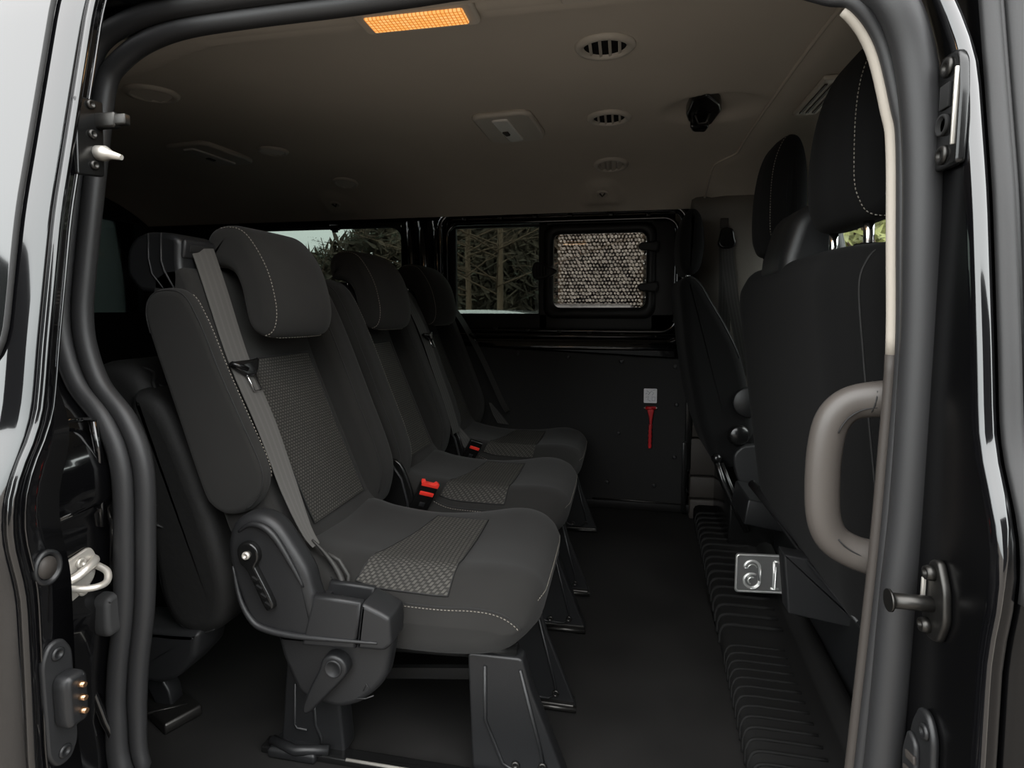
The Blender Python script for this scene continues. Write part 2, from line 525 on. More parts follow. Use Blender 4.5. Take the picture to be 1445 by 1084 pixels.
# ---- window 1 : fixed pane plus hopper in a black frame
g = G()
def bar(x0, x1, z0, z1, y0=2.505, y1=2.535, b=.006): g.box(((x0 + x1) / 2, (y0 + y1) / 2, (z0 + z1) / 2), (x1 - x0, y1 - y0, z1 - z0), b=b)
bar(-.79, -.752, .75, 1.26); bar(-.79, .225, .75, .846); bar(-.79, .225, 1.228, 1.262); bar(-.372, -.330, .75, 1.26); bar(.112, .225, .75, 1.26)
w1 = struct('window_1', g, 'frame')
g = G().box((-.56, 2.538, 1.04), (.40, .005, .42)); mk('fixed_pane', g, 'tint', w1)
g = G()
o_ = rrect(-.352, .135, .822, 1.236, .050, 0); i_ = rrect(-.308, .092, .872, 1.192, .030, 0)
secs = [[(p[0], y, p[2]) for p in ring] for ring, y in ((o_, 2.515), (rrect(-.348, .131, .826, 1.232, .048, 0), 2.497), (rrect(-.335, .118, .840, 1.219, .043, 0), 2.487), (rrect(-.319, .102, .859, 1.203, .034, 0), 2.489), (i_, 2.50), (i_, 2.535))]
g.loft(secs, caps=False)
hop = mk('hopper_frame', g, 'frame', w1)
g = G().box((-.108, 2.532, 1.032), (.42, .005, .34)); mk('hopper_pane', g, 'hopper', hop)
g = G()
g.puff([(-.395, 1.03), (-.385, 1.065), (-.36, 1.068), (-.32, 1.05), (-.285, 1.032), (-.30, 1.015), (-.345, .995), (-.385, .998)], 2.455, 2.492, .008, 'y', smooth=3)
for k in range(4): g.tube([(-.372 + .013 * k, 2.452, 1.05), (-.372 + .013 * k, 2.449, 1.03), (-.372 + .013 * k, 2.452, 1.008)], .003, 6)
mk('window_latch', g, 'frame', w1)
for z in (1.128, .958):
    g = G(); g.puff([(.055, z), (.068, z + .016), (.10, z + .018), (.135, z + .020), (.135, z - .020), (.10, z - .018), (.068, z - .016)], 2.468, 2.495, .007, 'y', smooth=2)
    g.tube([(.13, 2.478, z - .024), (.13, 2.478, z + .024)], .008, 8)
    mk('window_hinge', g, 'frame', w1)

# ---- window 2 : far side rear pane
g = G()
g.tube(rrect(-1.765, -1.005, .858, 1.252, .06, 2.515), .012, 8, closed=True)
w2 = struct('window_2', g, 'rubber')
g = G().box((-1.385, 2.535, 1.055), (.78, .005, .41)); mk('pane', g, 'tint', w2)
g = G().box((-1.333, 2.49, 1.246), (.045, .02, .026), b=.004); g.box((-1.333, 2.49, 1.232), (.026, .018, .018), b=.004)
mk('retainer', g, 'blackgloss', w2)

# ---- lining board under the window, with its fixings
g = G().puff([(-.98, .035), (.262, .030), (.272, .10), (.272, .60), (.250, .655), (-.98, .715)], 2.440, 2.462, .004, 'y', nr=2, corner=.02)
lb = mk('lining_board', g, 'panel', None, 'dark grey lining board bolted to the side wall below the sliding window', 'wall panel')
for x, z in ((-.452, .672), (-.231, .660), (-.005, .645), (.215, .625), (.225, .466), (.222, .242), (-.012, .336), (-.057, .118), (.141, .114)):
    g = G(); g.lathe([(.0098, 0), (.0098, .002), (.0085, .005), (.0045, .0065), (.0001, .0065)], 16, Matrix.Translation((x, 2.440, z)) @ Matrix.Rotation(PI / 2, 4, 'X'))
    mk('fixing_cap', g, 'plasticg', lb)
g = G().box((-.30, 2.452, .018), (1.20, .024, .036), b=.004)
struct('baseboard_far', g, 'frame')
g = G(); g.tube([(-.12, 2.438, .044), (.10, 2.438, .041), (.255, 2.438, .038)], .0035, 6)
struct('trim_2', g, 'darksteel')

# ---- far pillar trim (pale above, taupe below)
g = G()
secs = []
for z, x0, x1, y in ((.66, .300, .62, 2.475), (.80, .290, .62, 2.47), (1.0, .285, .60, 2.455), (1.16, .275, .60, 2.44), (1.25, .262, .60, 2.425), (1.31, .255, .60, 2.40)):
    secs.append([(x0, 2.50, z), (x0 + .004, y + .01, z), (x0 + .02, y, z), (x0 + .13, y - .012, z), (x1 - .1, y - .012, z), (x1, y + .02, z), (x1, 2.50, z)])
g.loft(secs)
struct('trim_3', g, 'stone')
g = G()
for z0, z1, y in ((.33, .66, 2.44), (.17, .325, 2.435), (.075, .165, 2.425), (-.02, .07, 2.415)):
    g.box((.44, y + .03, (z0 + z1) / 2), (.31, .06, z1 - z0), b=.006)
struct('trim_4', g, 'taupe')
g = G()
g.box((.276, 2.455, .42), (.030, .04, .46), b=.006); g.box((.262, 2.45, .16), (.02, .05, .30), b=.004)
struct('trim_5', g, 'blackgloss')

# ---- cab: far door below and around its glass, windscreen, dash
g = G()
g.box((1.12, 2.52, .34), (1.02, .08, .88)); g.box((.64, 2.52, 1.05), (.07, .06, .62)); g.box((1.12, 2.50, 1.34), (1.02, .06, .10))
g.box((1.60, 2.50, 1.0), (.08, .08, .60), Matrix.Rotation(math.radians(-38), 3, 'Y'))
struct('door_3', g, 'plastic')
g = G().box((1.14, 2.53, 1.03), (.95, .005, .54)); struct('window_3', g, 'clear')
g = G(); g.grid(lambda u, v: (1.10 + .80 * u, .78 + 1.64 * v, 1.40 - .62 * u), 2, 2); struct('window_4', g, 'clear')
g = G()
g.puff([(1.30, .30), (1.28, .60), (1.34, .74), (1.50, .80), (1.95, .78), (2.0, .2), (1.5, 0)], .75, 2.46, .03, 'y', smooth=4)
struct('dashboard', g, 'plastic')
g = G().box((2.0, 1.6, .2), (.06, 1.8, 1.2)); struct('wall_front', g, 'paint')

# ---- tail end
g = G()
g.box((-2.35, 1.61, .40), (.06, 1.84, .90)); g.box((-2.35, 1.61, 1.36), (.06, 1.84, .16)); g.box((-2.35, 1.62, 1.05), (.06, .12, .5))
g.box((-2.35, .78, 1.05), (.06, .14, .5)); g.box((-2.35, 2.47, 1.05), (.06, .12, .5))
struct('wall_rear', g, 'plastic')
g = G().box((-2.355, 2.05, 1.07), (.006, .74, .44)); struct('window_5', g, 'tintdark')
g = G().box((-2.355, 1.20, 1.07), (.006, .74, .44)); struct('window_6', g, 'tintdark')

# ---- camera side behind the doorway: inner panel, pillar trim, sill
g = G()
g.box((-1.63, .80, .64), (1.42, .03, 1.40)); struct('wall_near', g, 'plastic')
g = G().box((-.22, .73, -.05), (1.30, .20, .08), b=.01); struct('sill', g, 'paint')

# rear door pillar of the body: painted jamb that follows the seal
SEALX = [(.0, -.797), (.093, -.797), (.186, -.803), (.274, -.794), (.374, -.776), (.494, -.766), (.611, -.763), (.684, -.788), (.74, -.834), (.802, -.856), (.858, -.859), (.925, -.856), (1.014, -.847), (1.092, -.841), (1.172, -.835), (1.26, -.80)]
g = G(); secs = []
for i in range(64):
    z = -.25 + 1.56 * i / 63
    sx = interp(SEALX, z) - .028; b = yb(z)
    if .40 < z < .56: dx = -.014
    else: dx = 0
    secs.append([(sx, .79, z), (sx + dx, .742, z), (sx + dx - .004, b + .035, z), (sx - .015, b + .012, z), (sx - .04, b, z), (-1.4, b, z), (-1.4, .79, z)])
g.loft(secs, smooth=True)
cp = struct('wall_door_pillar', g, 'paint')
g = G()  # pressed ledges in the jamb
g.tube([(-.806, .655, .557), (-.803, .69, .560), (-.801, .713, .562), (-.806, .725, .553)], .006, 8)
g.tube([(-.800, .722, .69), (-.800, .728, .64), (-.803, .731, .52)], .006, 8)
g.tube([(-.812, .66, .690), (-.806, .69, .697), (-.802, .718, .693)], .004, 8)
g.tube([(-.835, .712, .30), (-.832, .722, .24), (-.822, .728, .19), (-.815, .737, .15), (-.812, .748, .12)], .007, 8)
mk('pressed_edge', g, 'paint', cp)

# front door pillar of the body
g = G(); secs = []
for i in range(50):
    z = -.25 + 1.62 * i / 49
    b = yb(z); lean = .0 if z < 1.1 else -.05 * sst(1.1, 1.34, z)
    secs.append([(.365 + lean, .79, z), (.352 + lean, .752, z), (.350 + lean, .738, z), (.350 + lean, b + .006, z), (.3508 + lean, b + .002, z), (.3535 + lean, b, z), (.360 + lean, b, z), (.3645 + lean, b, z), (.366 + lean, b + .004, z), (.366, .79, z)])
g.loft(secs)
def cw(z): return .30 + .70 * sst(.58, .70, z)
fp = struct('wall_front_pillar', g, 'paintdull')
g = G(); secs = []
for i in range(60):
    z = -.25 + 1.62 * i / 59
    b = yb(z); lean = .0 if z < 1.1 else -.05 * sst(1.1, 1.34, z)
    secs.append([(x + lean, b + d, z) for x, d in ((.3490, .012), (.3493, .005), (.3510, .0005), (.3510 + .004 * cw(z), -.0015), (.3515 + .0090 * cw(z), -.0015), (.3520 + .013 * cw(z), .0005), (.3522 + .0133 * cw(z), .010))])
g.loft(secs, closed=False); mk('rounded_corner', g, 'paintskin', fp)
# rail over the doorway
g = G(); secs = []
for x in (-1.0, -.6, -.1, .35):
    secs.append([(x, .80, 1.318), (x, .765, 1.322), (x, .742, 1.338), (x, .715, 1.345), (x, .70, 1.365), (x, .75, 1.43), (x, .83, 1.43)])
g.loft(secs); g.tube([(-1.0, .742, 1.333), (.4, .742, 1.333)], .006, 8)
struct('wall_roof_rail', g, 'paint')

# ---- doorway seal: outer bulb and inner lip, one continuous loop
def sc(x, z, y, y0=.75): return (x * y / y0, y, .86 + (z - .86) * y / y0)
left = [sc(-.797, .093, .75), sc(-.803, .186, .75), sc(-.794, .274, .75), sc(-.776, .374, .75), sc(-.766, .494, .75), sc(-.763, .611, .75), sc(-.788, .684, .75),
        sc(-.834, .74, .75), sc(-.856, .802, .75), sc(-.859, .858, .752), sc(-.848, .924, .757), sc(-.830, 1.011, .765), sc(-.814, 1.085, .775), sc(-.798, 1.158, .785),
        (-.826, .79, 1.226), (-.800, .79, 1.264), (-.752, .79, 1.288), (-.679, .79, 1.303), (-.553, .79, 1.308), (-.406, .79, 1.310), (-.2, .79, 1.316), (.0, .79, 1.320), (.12, .79, 1.312)]
right_o = [(.225, .780, 1.272), (.278, .765, 1.235), (.298, .75, 1.207), (.320, .75, 1.148), (.334, .75, 1.053), (.341, .75, .932), (.345, .75, .808), (.344, .75, .618), (.339, .75, .501), (.333, .75, .28), (.322, .75, .08), (.28, .75, .03), (-.74, .75, .03)]
right_i = [(.185, .800, 1.268), (.235, .785, 1.238), (.263, .77, 1.221), (.294, .77, 1.175), (.315, .77, 1.101), (.323, .77, 1.059), (.330, .77, .935), (.336, .77, .807), (.334, .77, .674), (.330, .77, .536), (.321, .77, .344), (.317, .77, .261), (.308, .77, .08), (.27, .77, .045), (-.73, .77, .045)]
nl = len(left)
outer = [(p[0] - .013, p[1] - .006, p[2] + (.010 if i >= nl - 8 else 0)) for i, p in enumerate(left)] + right_o
inner = [(p[0] + .013, p[1] + .008, p[2] - (.012 if i >= nl - 8 else 0)) for i, p in enumerate(left)] + right_i
g = G()
po = cr(outer, 6); pi_ = cr(inner, 6)
ro = [.0155 if i < nl * 6 - 12 else .0205 for i in range(len(po))]
ri = [.0150 if i < nl * 6 - 12 else .0085 for i in range(len(pi_))]
def soft(r):
    k = len(r); return [sum(r[(i + j) % k] for j in range(-8, 9)) / 17 for i in range(k)]
g.tube(po, soft(ro), 12, closed=True); g.tube(pi_, soft(ri), 10, closed=True)
struct('trim_6', g, 'rubber')

# pale and taupe edge of the front pillar's inner trim
def edge(zlo, zhi): return [(p.x - .0085, p.y + .010, p.z - .002) for p in cr(right_i[:-2], 6, False) if zlo <= p.z <= zhi]
g = G(); g.tube(edge(.79, 1.224), .0068, 10)
g.puff([(.345, .82), (.36, .80), (.47, .80), (.47, .97), (.452, .97), (.40, .905)], .81, 1.25, .004, 'z', nr=2)
struct('trim_7', g, 'beige')
g = G(); g.tube(edge(.0, .812), .0072, 10)
g.puff([(.345, .82), (.36, .80), (.47, .80), (.47, .97), (.452, .97), (.40, .905)], .0, .80, .004, 'z', nr=2)
struct('trim_8', g, 'taupe')

# ---- sliding door, run back along the body
XD = -.700
def dth(z): return .090 - .046 * sst(.66, .80, z)
g = G(); secs = []
zs = [-.25 + i * .02 for i in range(80)]
for z in zs:
    a = yo(z)
    secs.append([(XD, a + dth(z), z), (XD, a + .030, z), (XD - .002, a + .018, z), (XD - .010, a + .006, z), (XD - .026, a, z), (XD - .10, a - .001, z), (XD - 1.15, a - .001, z), (XD - 1.15, a + dth(z), z)])
g.loft(secs)
d1 = struct('door_1', g, 'paintskin')
# side glass panel, flush with the skin
g = G(); secs = []
for i in range(40):
    z = .745 + .62 * i / 39; a = yo(z)
    xf = XD - .022 - .05 * (1 - sst(.745, .86, z)) ** 2
    secs.append([(xf, a - .0045, z), (xf - .3, a - .0055, z), (XD - 1.1, a - .0055, z), (XD - 1.1, a + .004, z), (xf - .3, a + .004, z), (xf, a + .004, z)])
g.loft(secs); mk('side_glass', g, 'doorglass', d1)
g = G()
g.tube([(XD - .018 - .05 * (1 - sst(.745, .86, z)) ** 2, yo(z) - .003, z) for z in [.745 + .62 * i / 39 for i in range(40)]], .0030, 8)
mk('glass_seal', g, 'seam', d1)
g = G()
zz = [-.2 + i * .02 for i in range(78)]
g.tube([(XD + .002, yo(z) + .030, z) for z in zz], .0055, 8, ell=(1, 1))
mk('lip_seal', g, 'paint', d1)
g = G()
g.tube([(XD + .002, yo(z) + .046, z) for z in zz], .0018, 6)
mk('edge_bead', g, 'paint', d1)
g = G()
g.lathe([(.0225, -.001), (.0225, .004), (.0195, .006), (.0165, .004), (.0155, -.001)], 28, Matrix.Translation((XD, .556, .541)) @ Matrix.Rotation(PI / 2, 4, 'Y') @ Matrix.Diagonal((1, .8, 1, 1)))
mk('socket_ring', g, 'plastic', d1)
g = G(); g.lathe([(.0158, 0), (.0158, .0025), (.0001, .0025)], 24, Matrix.Translation((XD, .556, .541)) @ Matrix.Rotation(PI / 2, 4, 'Y') @ Matrix.Diagonal((.9, .75, 1, 1)))
mk('socket_bore', g, 'taupe', d1)

# ---- front door: rear edge, outer panel, vertical rubber strips
g = G(); secs = []
for z in zs:
    a = yb(z)
    secs.append([(.3705, a + .06, z), (.3705, a + .006, z), (.372, a + .001, z), (.378, a, z), (1.5, a + .002, z), (1.5, a + .06, z)])
g.loft(secs)
d2 = struct('door_2', g, 'paintdull')
for x0, x1, dy in ((.3685, .388, .004), (.391, .437, .006)):
    g = G(); secs = []
    for i in range(40):
        z = .585 + .80 * i / 39; a = yb(z) - .002
        xm = (x0 + x1) / 2
        secs.append([(x0, a + .004, z), (x0 + .002, a - dy * .5, z), (x0 + .007, a - dy, z), (xm, a - dy * 1.08, z), (x1 - .007, a - dy, z), (x1 - .002, a - dy * .5, z), (x1, a + .004, z)])
    g.loft(secs); mk('rubber_strip', g, 'rubberlight', d2)
# ================================================================== SECOND ROW SEATS
BACK = [(-.590, .36), (-.628, .41), (-.692, .56), (-.768, .75), (-.803, .87), (-.824, .93), (-.845, .945), (-.880, .938), (-.902, .90), (-.862, .75), (-.805, .57), (-.745, .40), (-.70, .355)]
BOL_N = [(-.657, .535), (-.662, .575), (-.700, .66), (-.738, .745), (-.768, .82), (-.786, .858), (-.802, .885), (-.824, .900), (-.858, .902), (-.884, .893), (-.900, .865), (-.894, .815), (-.850, .68), (-.797, .52), (-.775, .482), (-.742, .467), (-.703, .475), (-.672, .500)]
BOL_F = [(-.600, .385), (-.588, .45), (-.604, .52), (-.650, .64), (-.700, .77), (-.738, .86), (-.772, .92), (-.815, .945), (-.860, .945), (-.885, .92), (-.880, .86), (-.840, .72), (-.775, .52), (-.720, .39), (-.665, .36), (-.62, .36)]
HEADP = [(-.845, .953), (-.815, .947), (-.792, .935), (-.772, .905), (-.758, .868), (-.744, .832), (-.722, .810), (-.694, .803), (-.672, .815), (-.662, .845), (-.664, .885), (-.678, .940), (-.702, .985), (-.738, 1.018), (-.782, 1.034), (-.825, 1.032), (-.850, 1.012), (-.855, .98)]
CUSH = [(-.62, .392), (-.55, .378), (-.45, .365), (-.33, .362), (-.24, .366), (-.185, .362), (-.152, .346), (-.138, .315), (-.148, .272), (-.190, .240), (-.30, .226), (-.45, .226), (-.60, .245), (-.66, .29), (-.66, .36)]

def line_front(z):
    pts = [(p[1], p[0]) for p in BACK[:6]]
    return interp(pts, z)

def make_seat(yc, near, label):
    t = empty('passenger_seat', (-.40, yc, 0), label, 'seat', 'seats across the middle row')
    # back
    g = G().puff(BACK, yc - (.212 if near else .150), yc + .150, .012, 'y', smooth=4, nm=6)
    back = mk('backrest', g, 'fabric', t)
    g = G()
    def ins(u, v):
        z = .415 + .342 * u; y = yc - .115 + .230 * v
        return (line_front(z) + .0035, y, z + .001)
    g.grid(ins, 24, 8); mk('woven_panel', g, 'insert', back, label='lighter woven cloth panel')
    g = G(); g.tube([ins(1, v / 6) for v in range(7)], .0016, 6); g.tube([ins(u / 12, 0) for u in range(13)], .0016, 6); g.tube([ins(u / 12, 1) for u in range(13)], .0016, 6)
    mk('panel_piping', g, 'seam', back)
    def bdef(x, y, z): return (x, y, z)
    bn = BOL_N if near else BOL_F; bi = .203 if near else .138
    g = G().puff(bn, yc - .235, yc - bi, .030 if not near else .0155, 'y', smooth=5, nr=6, nm=2)
    b1 = mk('side_bolster', g, 'fabric', t)
    f0, f1 = (.02, .62) if near else (.02, .62)
    g = G(); g.tube(seam_path(bn, yc - .235, .030 if not near else .0155, 'y', f0 - .12, f1, 5, ang=48, out=.0006), .0013, 6)
    mk('piping', g, 'seam', b1)
    g = G(); g.stitch(seam_path(bn, yc - bi, .030 if not near else .0155, 'y', .02, .50, 5, ang=40, sign=-1, out=.0012)); mk('stitching', g, 'thread', b1, label='pale stitching')
    g = G().puff(BOL_F, yc + .138, yc + .235, .030, 'y', smooth=5, nr=6, nm=2)
    b2 = mk('side_bolster', g, 'fabric', t)
    g = G(); g.tube(seam_path(BOL_F, yc + .138, .030, 'y', .02, .50, 5, ang=40, out=.0006), .0013, 6); mk('piping', g, 'seam', b2)
    # cushion
    def cd(x, y, z):
        w = abs(y - yc); up = sst(.27, .35, z)
        z += up * (.010 * sst(.10, .18, w) - .004 * (1 - sst(.0, .12, w)))
        x -= .030 * sst(.13, .235, w) * sst(-.35, -.16, x)
        z -= .052 * up * sst(.14, .235, w) * sst(-.62, -.45, x) if y < yc else (.012 + .060 * (1 - sst(-.58, -.22, x))) * up * sst(.11, .235, w)
        return (x, y, z)
    g = G().puff(CUSH, yc - .235, yc + .235, .040, 'y', smooth=6, nr=7, nm=14, deform=cd)
    cu = mk('cushion', g, 'fabric', t)
    fr0, fr1 = 2.3 / 15, 7.6 / 15
    g = G(); g.stitch(seam_path(CUSH, yc - .235, .040, 'y', 1.6 / 15, 7.2 / 15, 6, ang=38, out=.0012, deform=cd))
    # along the front edge to the far corner
    fe = []
    for i in range(25):
        y = yc - .215 + .43 * i / 24; fe.append(cd(-.1385 - .012 * (abs(i - 12) / 12) ** 6, y, .322))
    g.stitch([(p[0] + .001, p[1], p[2]) for p in fe]); mk('stitching', g, 'thread', cu, label='pale stitching')
    g = G(); g.tube(seam_path(CUSH, yc - .235, .040, 'y', 1.3 / 15, 7.2 / 15, 6, ang=32, out=.0004, deform=cd), .0013, 6)
    mk('piping', g, 'seam', cu)
    g = G(); g.tube(seam_path(CUSH, yc + .235, .040, 'y', 1.3 / 15, 7.2 / 15, 6, ang=60, out=.0004, deform=cd, sign=-1), .0013, 6)
    mk('piping', g, 'seam', cu)
    g = G()
    def cin(u, v):
        y = yc - .205 + .310 * v
        x = -.306 - (.185 - .06 * v) * u
        zt = interp([(-.62, .392), (-.55, .378), (-.45, .365), (-.33, .362), (-.24, .366)], x)
        p = cd(x, y, zt); return (p[0], p[1], p[2] + .0022)
    g.grid(cin, 12, 14); mk('woven_panel', g, 'insert', cu, label='lighter woven cloth panel')
    g = G(); g.tube([cin(0, v / 10) for v in range(11)], .0012, 6); g.tube([cin(1, v / 10) for v in range(11)], .0012, 6); g.tube([cin(u / 6, 1) for u in range(7)], .0012, 6)
    g.tube([cin(u / 6, 0) for u in range(7)], .0012, 6)
    mk('panel_piping', g, 'seam', cu)
    # head restraint
    def hd(x, y, z):
        q = (y - yc + .012) / .115
        return (x - (.045 * q * q - .008) * sst(-.80, -.69, x), y, z)
    g = G().puff(HEADP, yc - .125, yc + .100, .026, 'y', smooth=5, nr=6, nm=10, deform=hd)
    hr = mk('headrest', g, 'fabric', t)
    g = G(); sp = seam_path(HEADP, yc - .125, .026, 'y', 7 / 18, 15 / 18, 5, ang=40, out=.0012, deform=hd)
    g.stitch(sp, .0010)
    bt = [hd(-.690, y, .8028) for y in [yc - .115 + .20 * i / 10 for i in range(11)]]
    g.stitch([sp[0]] + [(p[0], p[1], p[2] - .0006) for p in bt][1:], .0009)
    mk('stitching', g, 'thread', hr, label='pale stitching')
    for s in (-.05, .05):
        g = G().tube([(-.832, yc + s, .925), (-.830, yc + s, .962)], .007, 10); mk('headrest_post', g, 'chrome', hr, label='chrome post')
    # frame under the cushion
    g = G()
    g.tube([(-.60, yc - .19, .215), (-.18, yc - .19, .235)], .016, 10); g.tube([(-.60, yc + .17, .215), (-.18, yc + .17, .235)], .016, 10)
    g.tube([(-.58, yc - .2, .20), (-.58, yc + .2, .20)], .014, 10); g.tube([(-.22, yc - .2, .215), (-.22, yc + .2, .215)], .012, 10)
    g.box((-.34, yc - .175, .165), (.34, .012, .022), Matrix.Rotation(math.radians(-7), 3, 'Y'))
    mk('seat_frame', g, 'blackgloss', t)
    legs = []
    LEGF = [(-.270, .235), (-.168, .235), (-.150, .17), (-.084, .004), (-.262, .004)]
    for k, (ly, thick) in enumerate(((yc - .212, .034), (yc - .010, .012))):
        if yc > 1.8 and k == 0: continue
        g = G().puff(LEGF, ly, ly + thick, .004, 'y', nr=2, corner=.010)
        if True:
            em = [(-.237, .215), (-.237, .11), (-.205, .03), (-.192, .022), (-.145, .022), (-.128, .035), (-.135, .07), (-.172, .215)]
            g.tube([(a, ly - .0005, b) for a, b in em], .0035, 6, closed=False)
        l = mk('front_leg', g, 'plastic', t)
        g = G().box((-.15, ly + thick / 2, .010), (.12, .035, .018), b=.003)
        g.tube([(-.205, ly - .008, .008), (-.085, ly - .008, .008)], .006, 8)
        screw(g, (-.13, ly - .001, .035), .008, 'y-'); screw(g, (-.18, ly - .001, .03), .008, 'y-')
        mk('foot_clamp', g, 'darksteel', l, label='steel floor clamp')
    g = G().puff([(-.625, .24), (-.535, .24), (-.520, .10), (-.512, .004), (-.650, .004), (-.640, .09)], yc - .225, yc - .180, .005, 'y', nr=2, corner=.010)
    em = [(-.612, .14), (-.617, .055), (-.612, .046), (-.590, .046)]
    g.tube([(a, yc - .2255, b) for a, b in em], .003, 6); g.tube([(-.575, yc - .2255, .16), (-.572, yc - .2255, .06), (-.560, yc - .2255, .035), (-.56, yc - .2255, .01)], .0035, 6)
    rl = mk('rear_leg', g, 'plastic', t)
    if near:
        g = G().box((-.640, yc - .231, .014), (.022, .008, .012), b=.002); mk('lock_mark', g, 'orange', rl, label='orange lock flag')
        # shoulder housing for the belt
        HP = [(-.955, .975), (-.938, 1.0), (-.905, 1.012), (-.850, 1.008), (-.832, .996), (-.836, .955), (-.832, .925), (-.838, .886), (-.930, .895), (-.958, .93)]
        g = G().puff(HP, yc - .212, yc - .105, .012, 'y', corner=.012, nr=3)
        hs = mk('belt_housing', g, 'plastic', t)
        g = G(); g.tube([(-.872, yc - .212, 1.008), (-.874, yc - .213, .955), (-.868, yc - .213, .935), (-.846, yc - .211, .895)], .0022, 6)
        g.tube([(-.900, yc - .212, 1.008), (-.902, yc - .213, .96), (-.896, yc - .213, .93), (-.872, yc - .211, .900)], .0018, 6)
        mk('ridge', g, 'plasticg', hs)
        R = Matrix.Rotation(math.radians(12), 3, 'Y')
        g = G().box((-.834, yc - .160, .978), (.012, .090, .038), R, b=.006); sl = mk('belt_guide', g, 'plasticg', hs)
        g = G().box((-.827, yc - .160, .980), (.004, .066, .016), R, b=.003); mk('slot', g, 'void', sl)
        # reclining shield at the side
        SH = [(-.702, .41), (-.698, .455), (-.682, .482), (-.655, .495), (-.625, .494), (-.598, .478), (-.570, .440), (-.545, .400), (-.535, .365), (-.525, .330), (-.520, .270), (-.560, .264), (-.628, .270), (-.662, .290), (-.685, .345)]
        def shd(x, y, z):
            return (x, y + .016 * sst(.05, .0, min(math.hypot(max(0, abs(x + .60) - .05), 0), .05)) * 0, z)
        g = G().puff(SH, yc - .287, yc - .240, .016, 'y', smooth=4, nr=5)
        sh = mk('recliner_cover', g, 'plasticg', t)
        g = G(); g.tube(cr([(-.675, yc - .2865, .462), (-.650, yc - .289, .478), (-.622, yc - .290, .476), (-.598, yc - .290, .456), (-.570, yc - .289, .410), (-.550, yc - .287, .370)], 4, False), [.002 + .0042 * math.sin(PI * k / 20) for k in range(21)], 10)
        g.tube(cr([(-.692, yc - .284, .395), (-.676, yc - .289, .335), (-.652, yc - .290, .297), (-.622, yc - .290, .284), (-.57, yc - .290, .279), (-.50, yc - .291, .281), (-.41, yc - .291, .284)], 4, False), [.002 + .0042 * math.sin(PI * k / 24) for k in range(25)], 10)
        mk('moulded_ridge', g, 'plasticg', sh)
        g = G()
        g.puff([(-.672, .432), (-.662, .446), (-.645, .447), (-.632, .436), (-.630, .418), (-.637, .405), (-.633, .395), (-.604, .338), (-.612, .326), (-.622, .330), (-.652, .392), (-.667, .408)], yc - .299, yc - .284, .004, 'y', smooth=3)
        for k in range(4): g.box((-.638 + .008 * k, yc - .2995, .382 - .015 * k), (.012, .004, .005), Matrix.Rotation(math.radians(30), 3, 'Y'))
        lv = mk('recliner_lever', g, 'blackgloss', sh)
        g = G(); screw(g, (-.652, yc - .298, .425), .0075, 'y-', .006); mk('lever_bolt', g, 'steel', lv, label='silver bolt')
        # anchor box with its open pocket
        g = G()
        BX = [(-.552, .262), (-.552, .300), (-.532, .352), (-.440, .352), (-.388, .330), (-.384, .280), (-.40, .268)]
        g.puff([(-.556, .262), (-.528, .358), (-.440, .353), (-.452, .268)], yc - .291, yc - .272, .005, 'y', nr=3)
        g.puff([(-.4505, .268), (-.4385, .353), (-.400, .338), (-.386, .330), (-.384, .282), (-.398, .270)], yc - .291, yc - .225, .007, 'y', nr=3, corner=.006)
        g.puff([(-.556, .262), (-.528, .358), (-.440, .353), (-.452, .268)], yc - .236, yc - .222, .004, 'y', nr=3)
        g.box((-.50, yc - .256, .272), (.10, .05, .012)); g.box((-.527, yc - .256, .305), (.012, .05, .07))
        bx = mk('anchor_cover', g, 'plasticg', t)
        g = G().box((-.48, yc - .254, .280), (.085, .036, .008)); screw(g, (-.452, yc - .262, .315), .009, 'y-'); mk('pocket', g, 'void', bx)
        g = G(); screw(g, (-.453, yc - .268, .334), .010, 'z+'); mk('pocket_bolt', g, 'steel', bx, label='silver bolt in the pocket')
        # lower cover with tip-up handle
        g = G().puff([(-.626, .262), (-.615, .215), (-.585, .150), (-.560, .134), (-.500, .128), (-.462, .142), (-.425, .175), (-.408, .200), (-.394, .270)], yc - .262, yc - .222, .012, 'y', corner=.012, nr=4)
        lc = mk('lower_cover', g, 'plasticg', t)
        g = G().puff([(-.520, .236), (-.502, .246), (-.482, .240), (-.473, .222), (-.480, .204), (-.520, .160), (-.548, .130), (-.560, .128), (-.562, .140), (-.548, .175), (-.527, .216)], yc - .285, yc - .258, .005, 'y', smooth=3, nr=3)
        lh = mk('release_handle', g, 'plastic', t)
        g = G().lathe([(.0165, 0), (.0165, .002), (.0145, .004), (.0135, .002), (.0001, .002)], 28, Matrix.Translation((-.498, yc - .284, .222)) @ Matrix.Rotation(PI / 2, 4, 'X')); mk('handle_cap', g, 'plasticg', lh)
        g = G().tube([(-.465, yc - .2628, .155), (-.448, yc - .2628, .157), (-.432, yc - .2628, .165)], .0012, 6); g.tube([(-.452, yc - .263, .172), (-.446, yc - .263, .186), (-.440, yc - .263, .176)], .0010, 6)
        mk('moulded_mark', g, 'rubberlight', lc)
    else:
        # hinge cover beside the cushion
        g = G().puff([(-.66, .28), (-.69, .37), (-.66, .44), (-.60, .455), (-.57, .41), (-.55, .34), (-.56, .27)], yc - .250, yc - .236, .005, 'y', smooth=3)
        mk('hinge_cover', g, 'blackgloss', t)
        g = G().tube([(-.648, yc - .2505, .30), (-.672, yc - .2515, .37), (-.652, yc - .2515, .425), (-.61, yc - .2515, .44), (-.585, yc - .2515, .405), (-.568, yc - .2515, .34), (-.565, yc - .2505, .28)], .0035, 8)
        mk('hinge_rim', g, 'plasticg', t)
    return t
SY = (1.165, 1.670, 2.170)
make_seat(SY[0], True, 'charcoal cloth seat nearest the open door, with recliner lever and side cover')
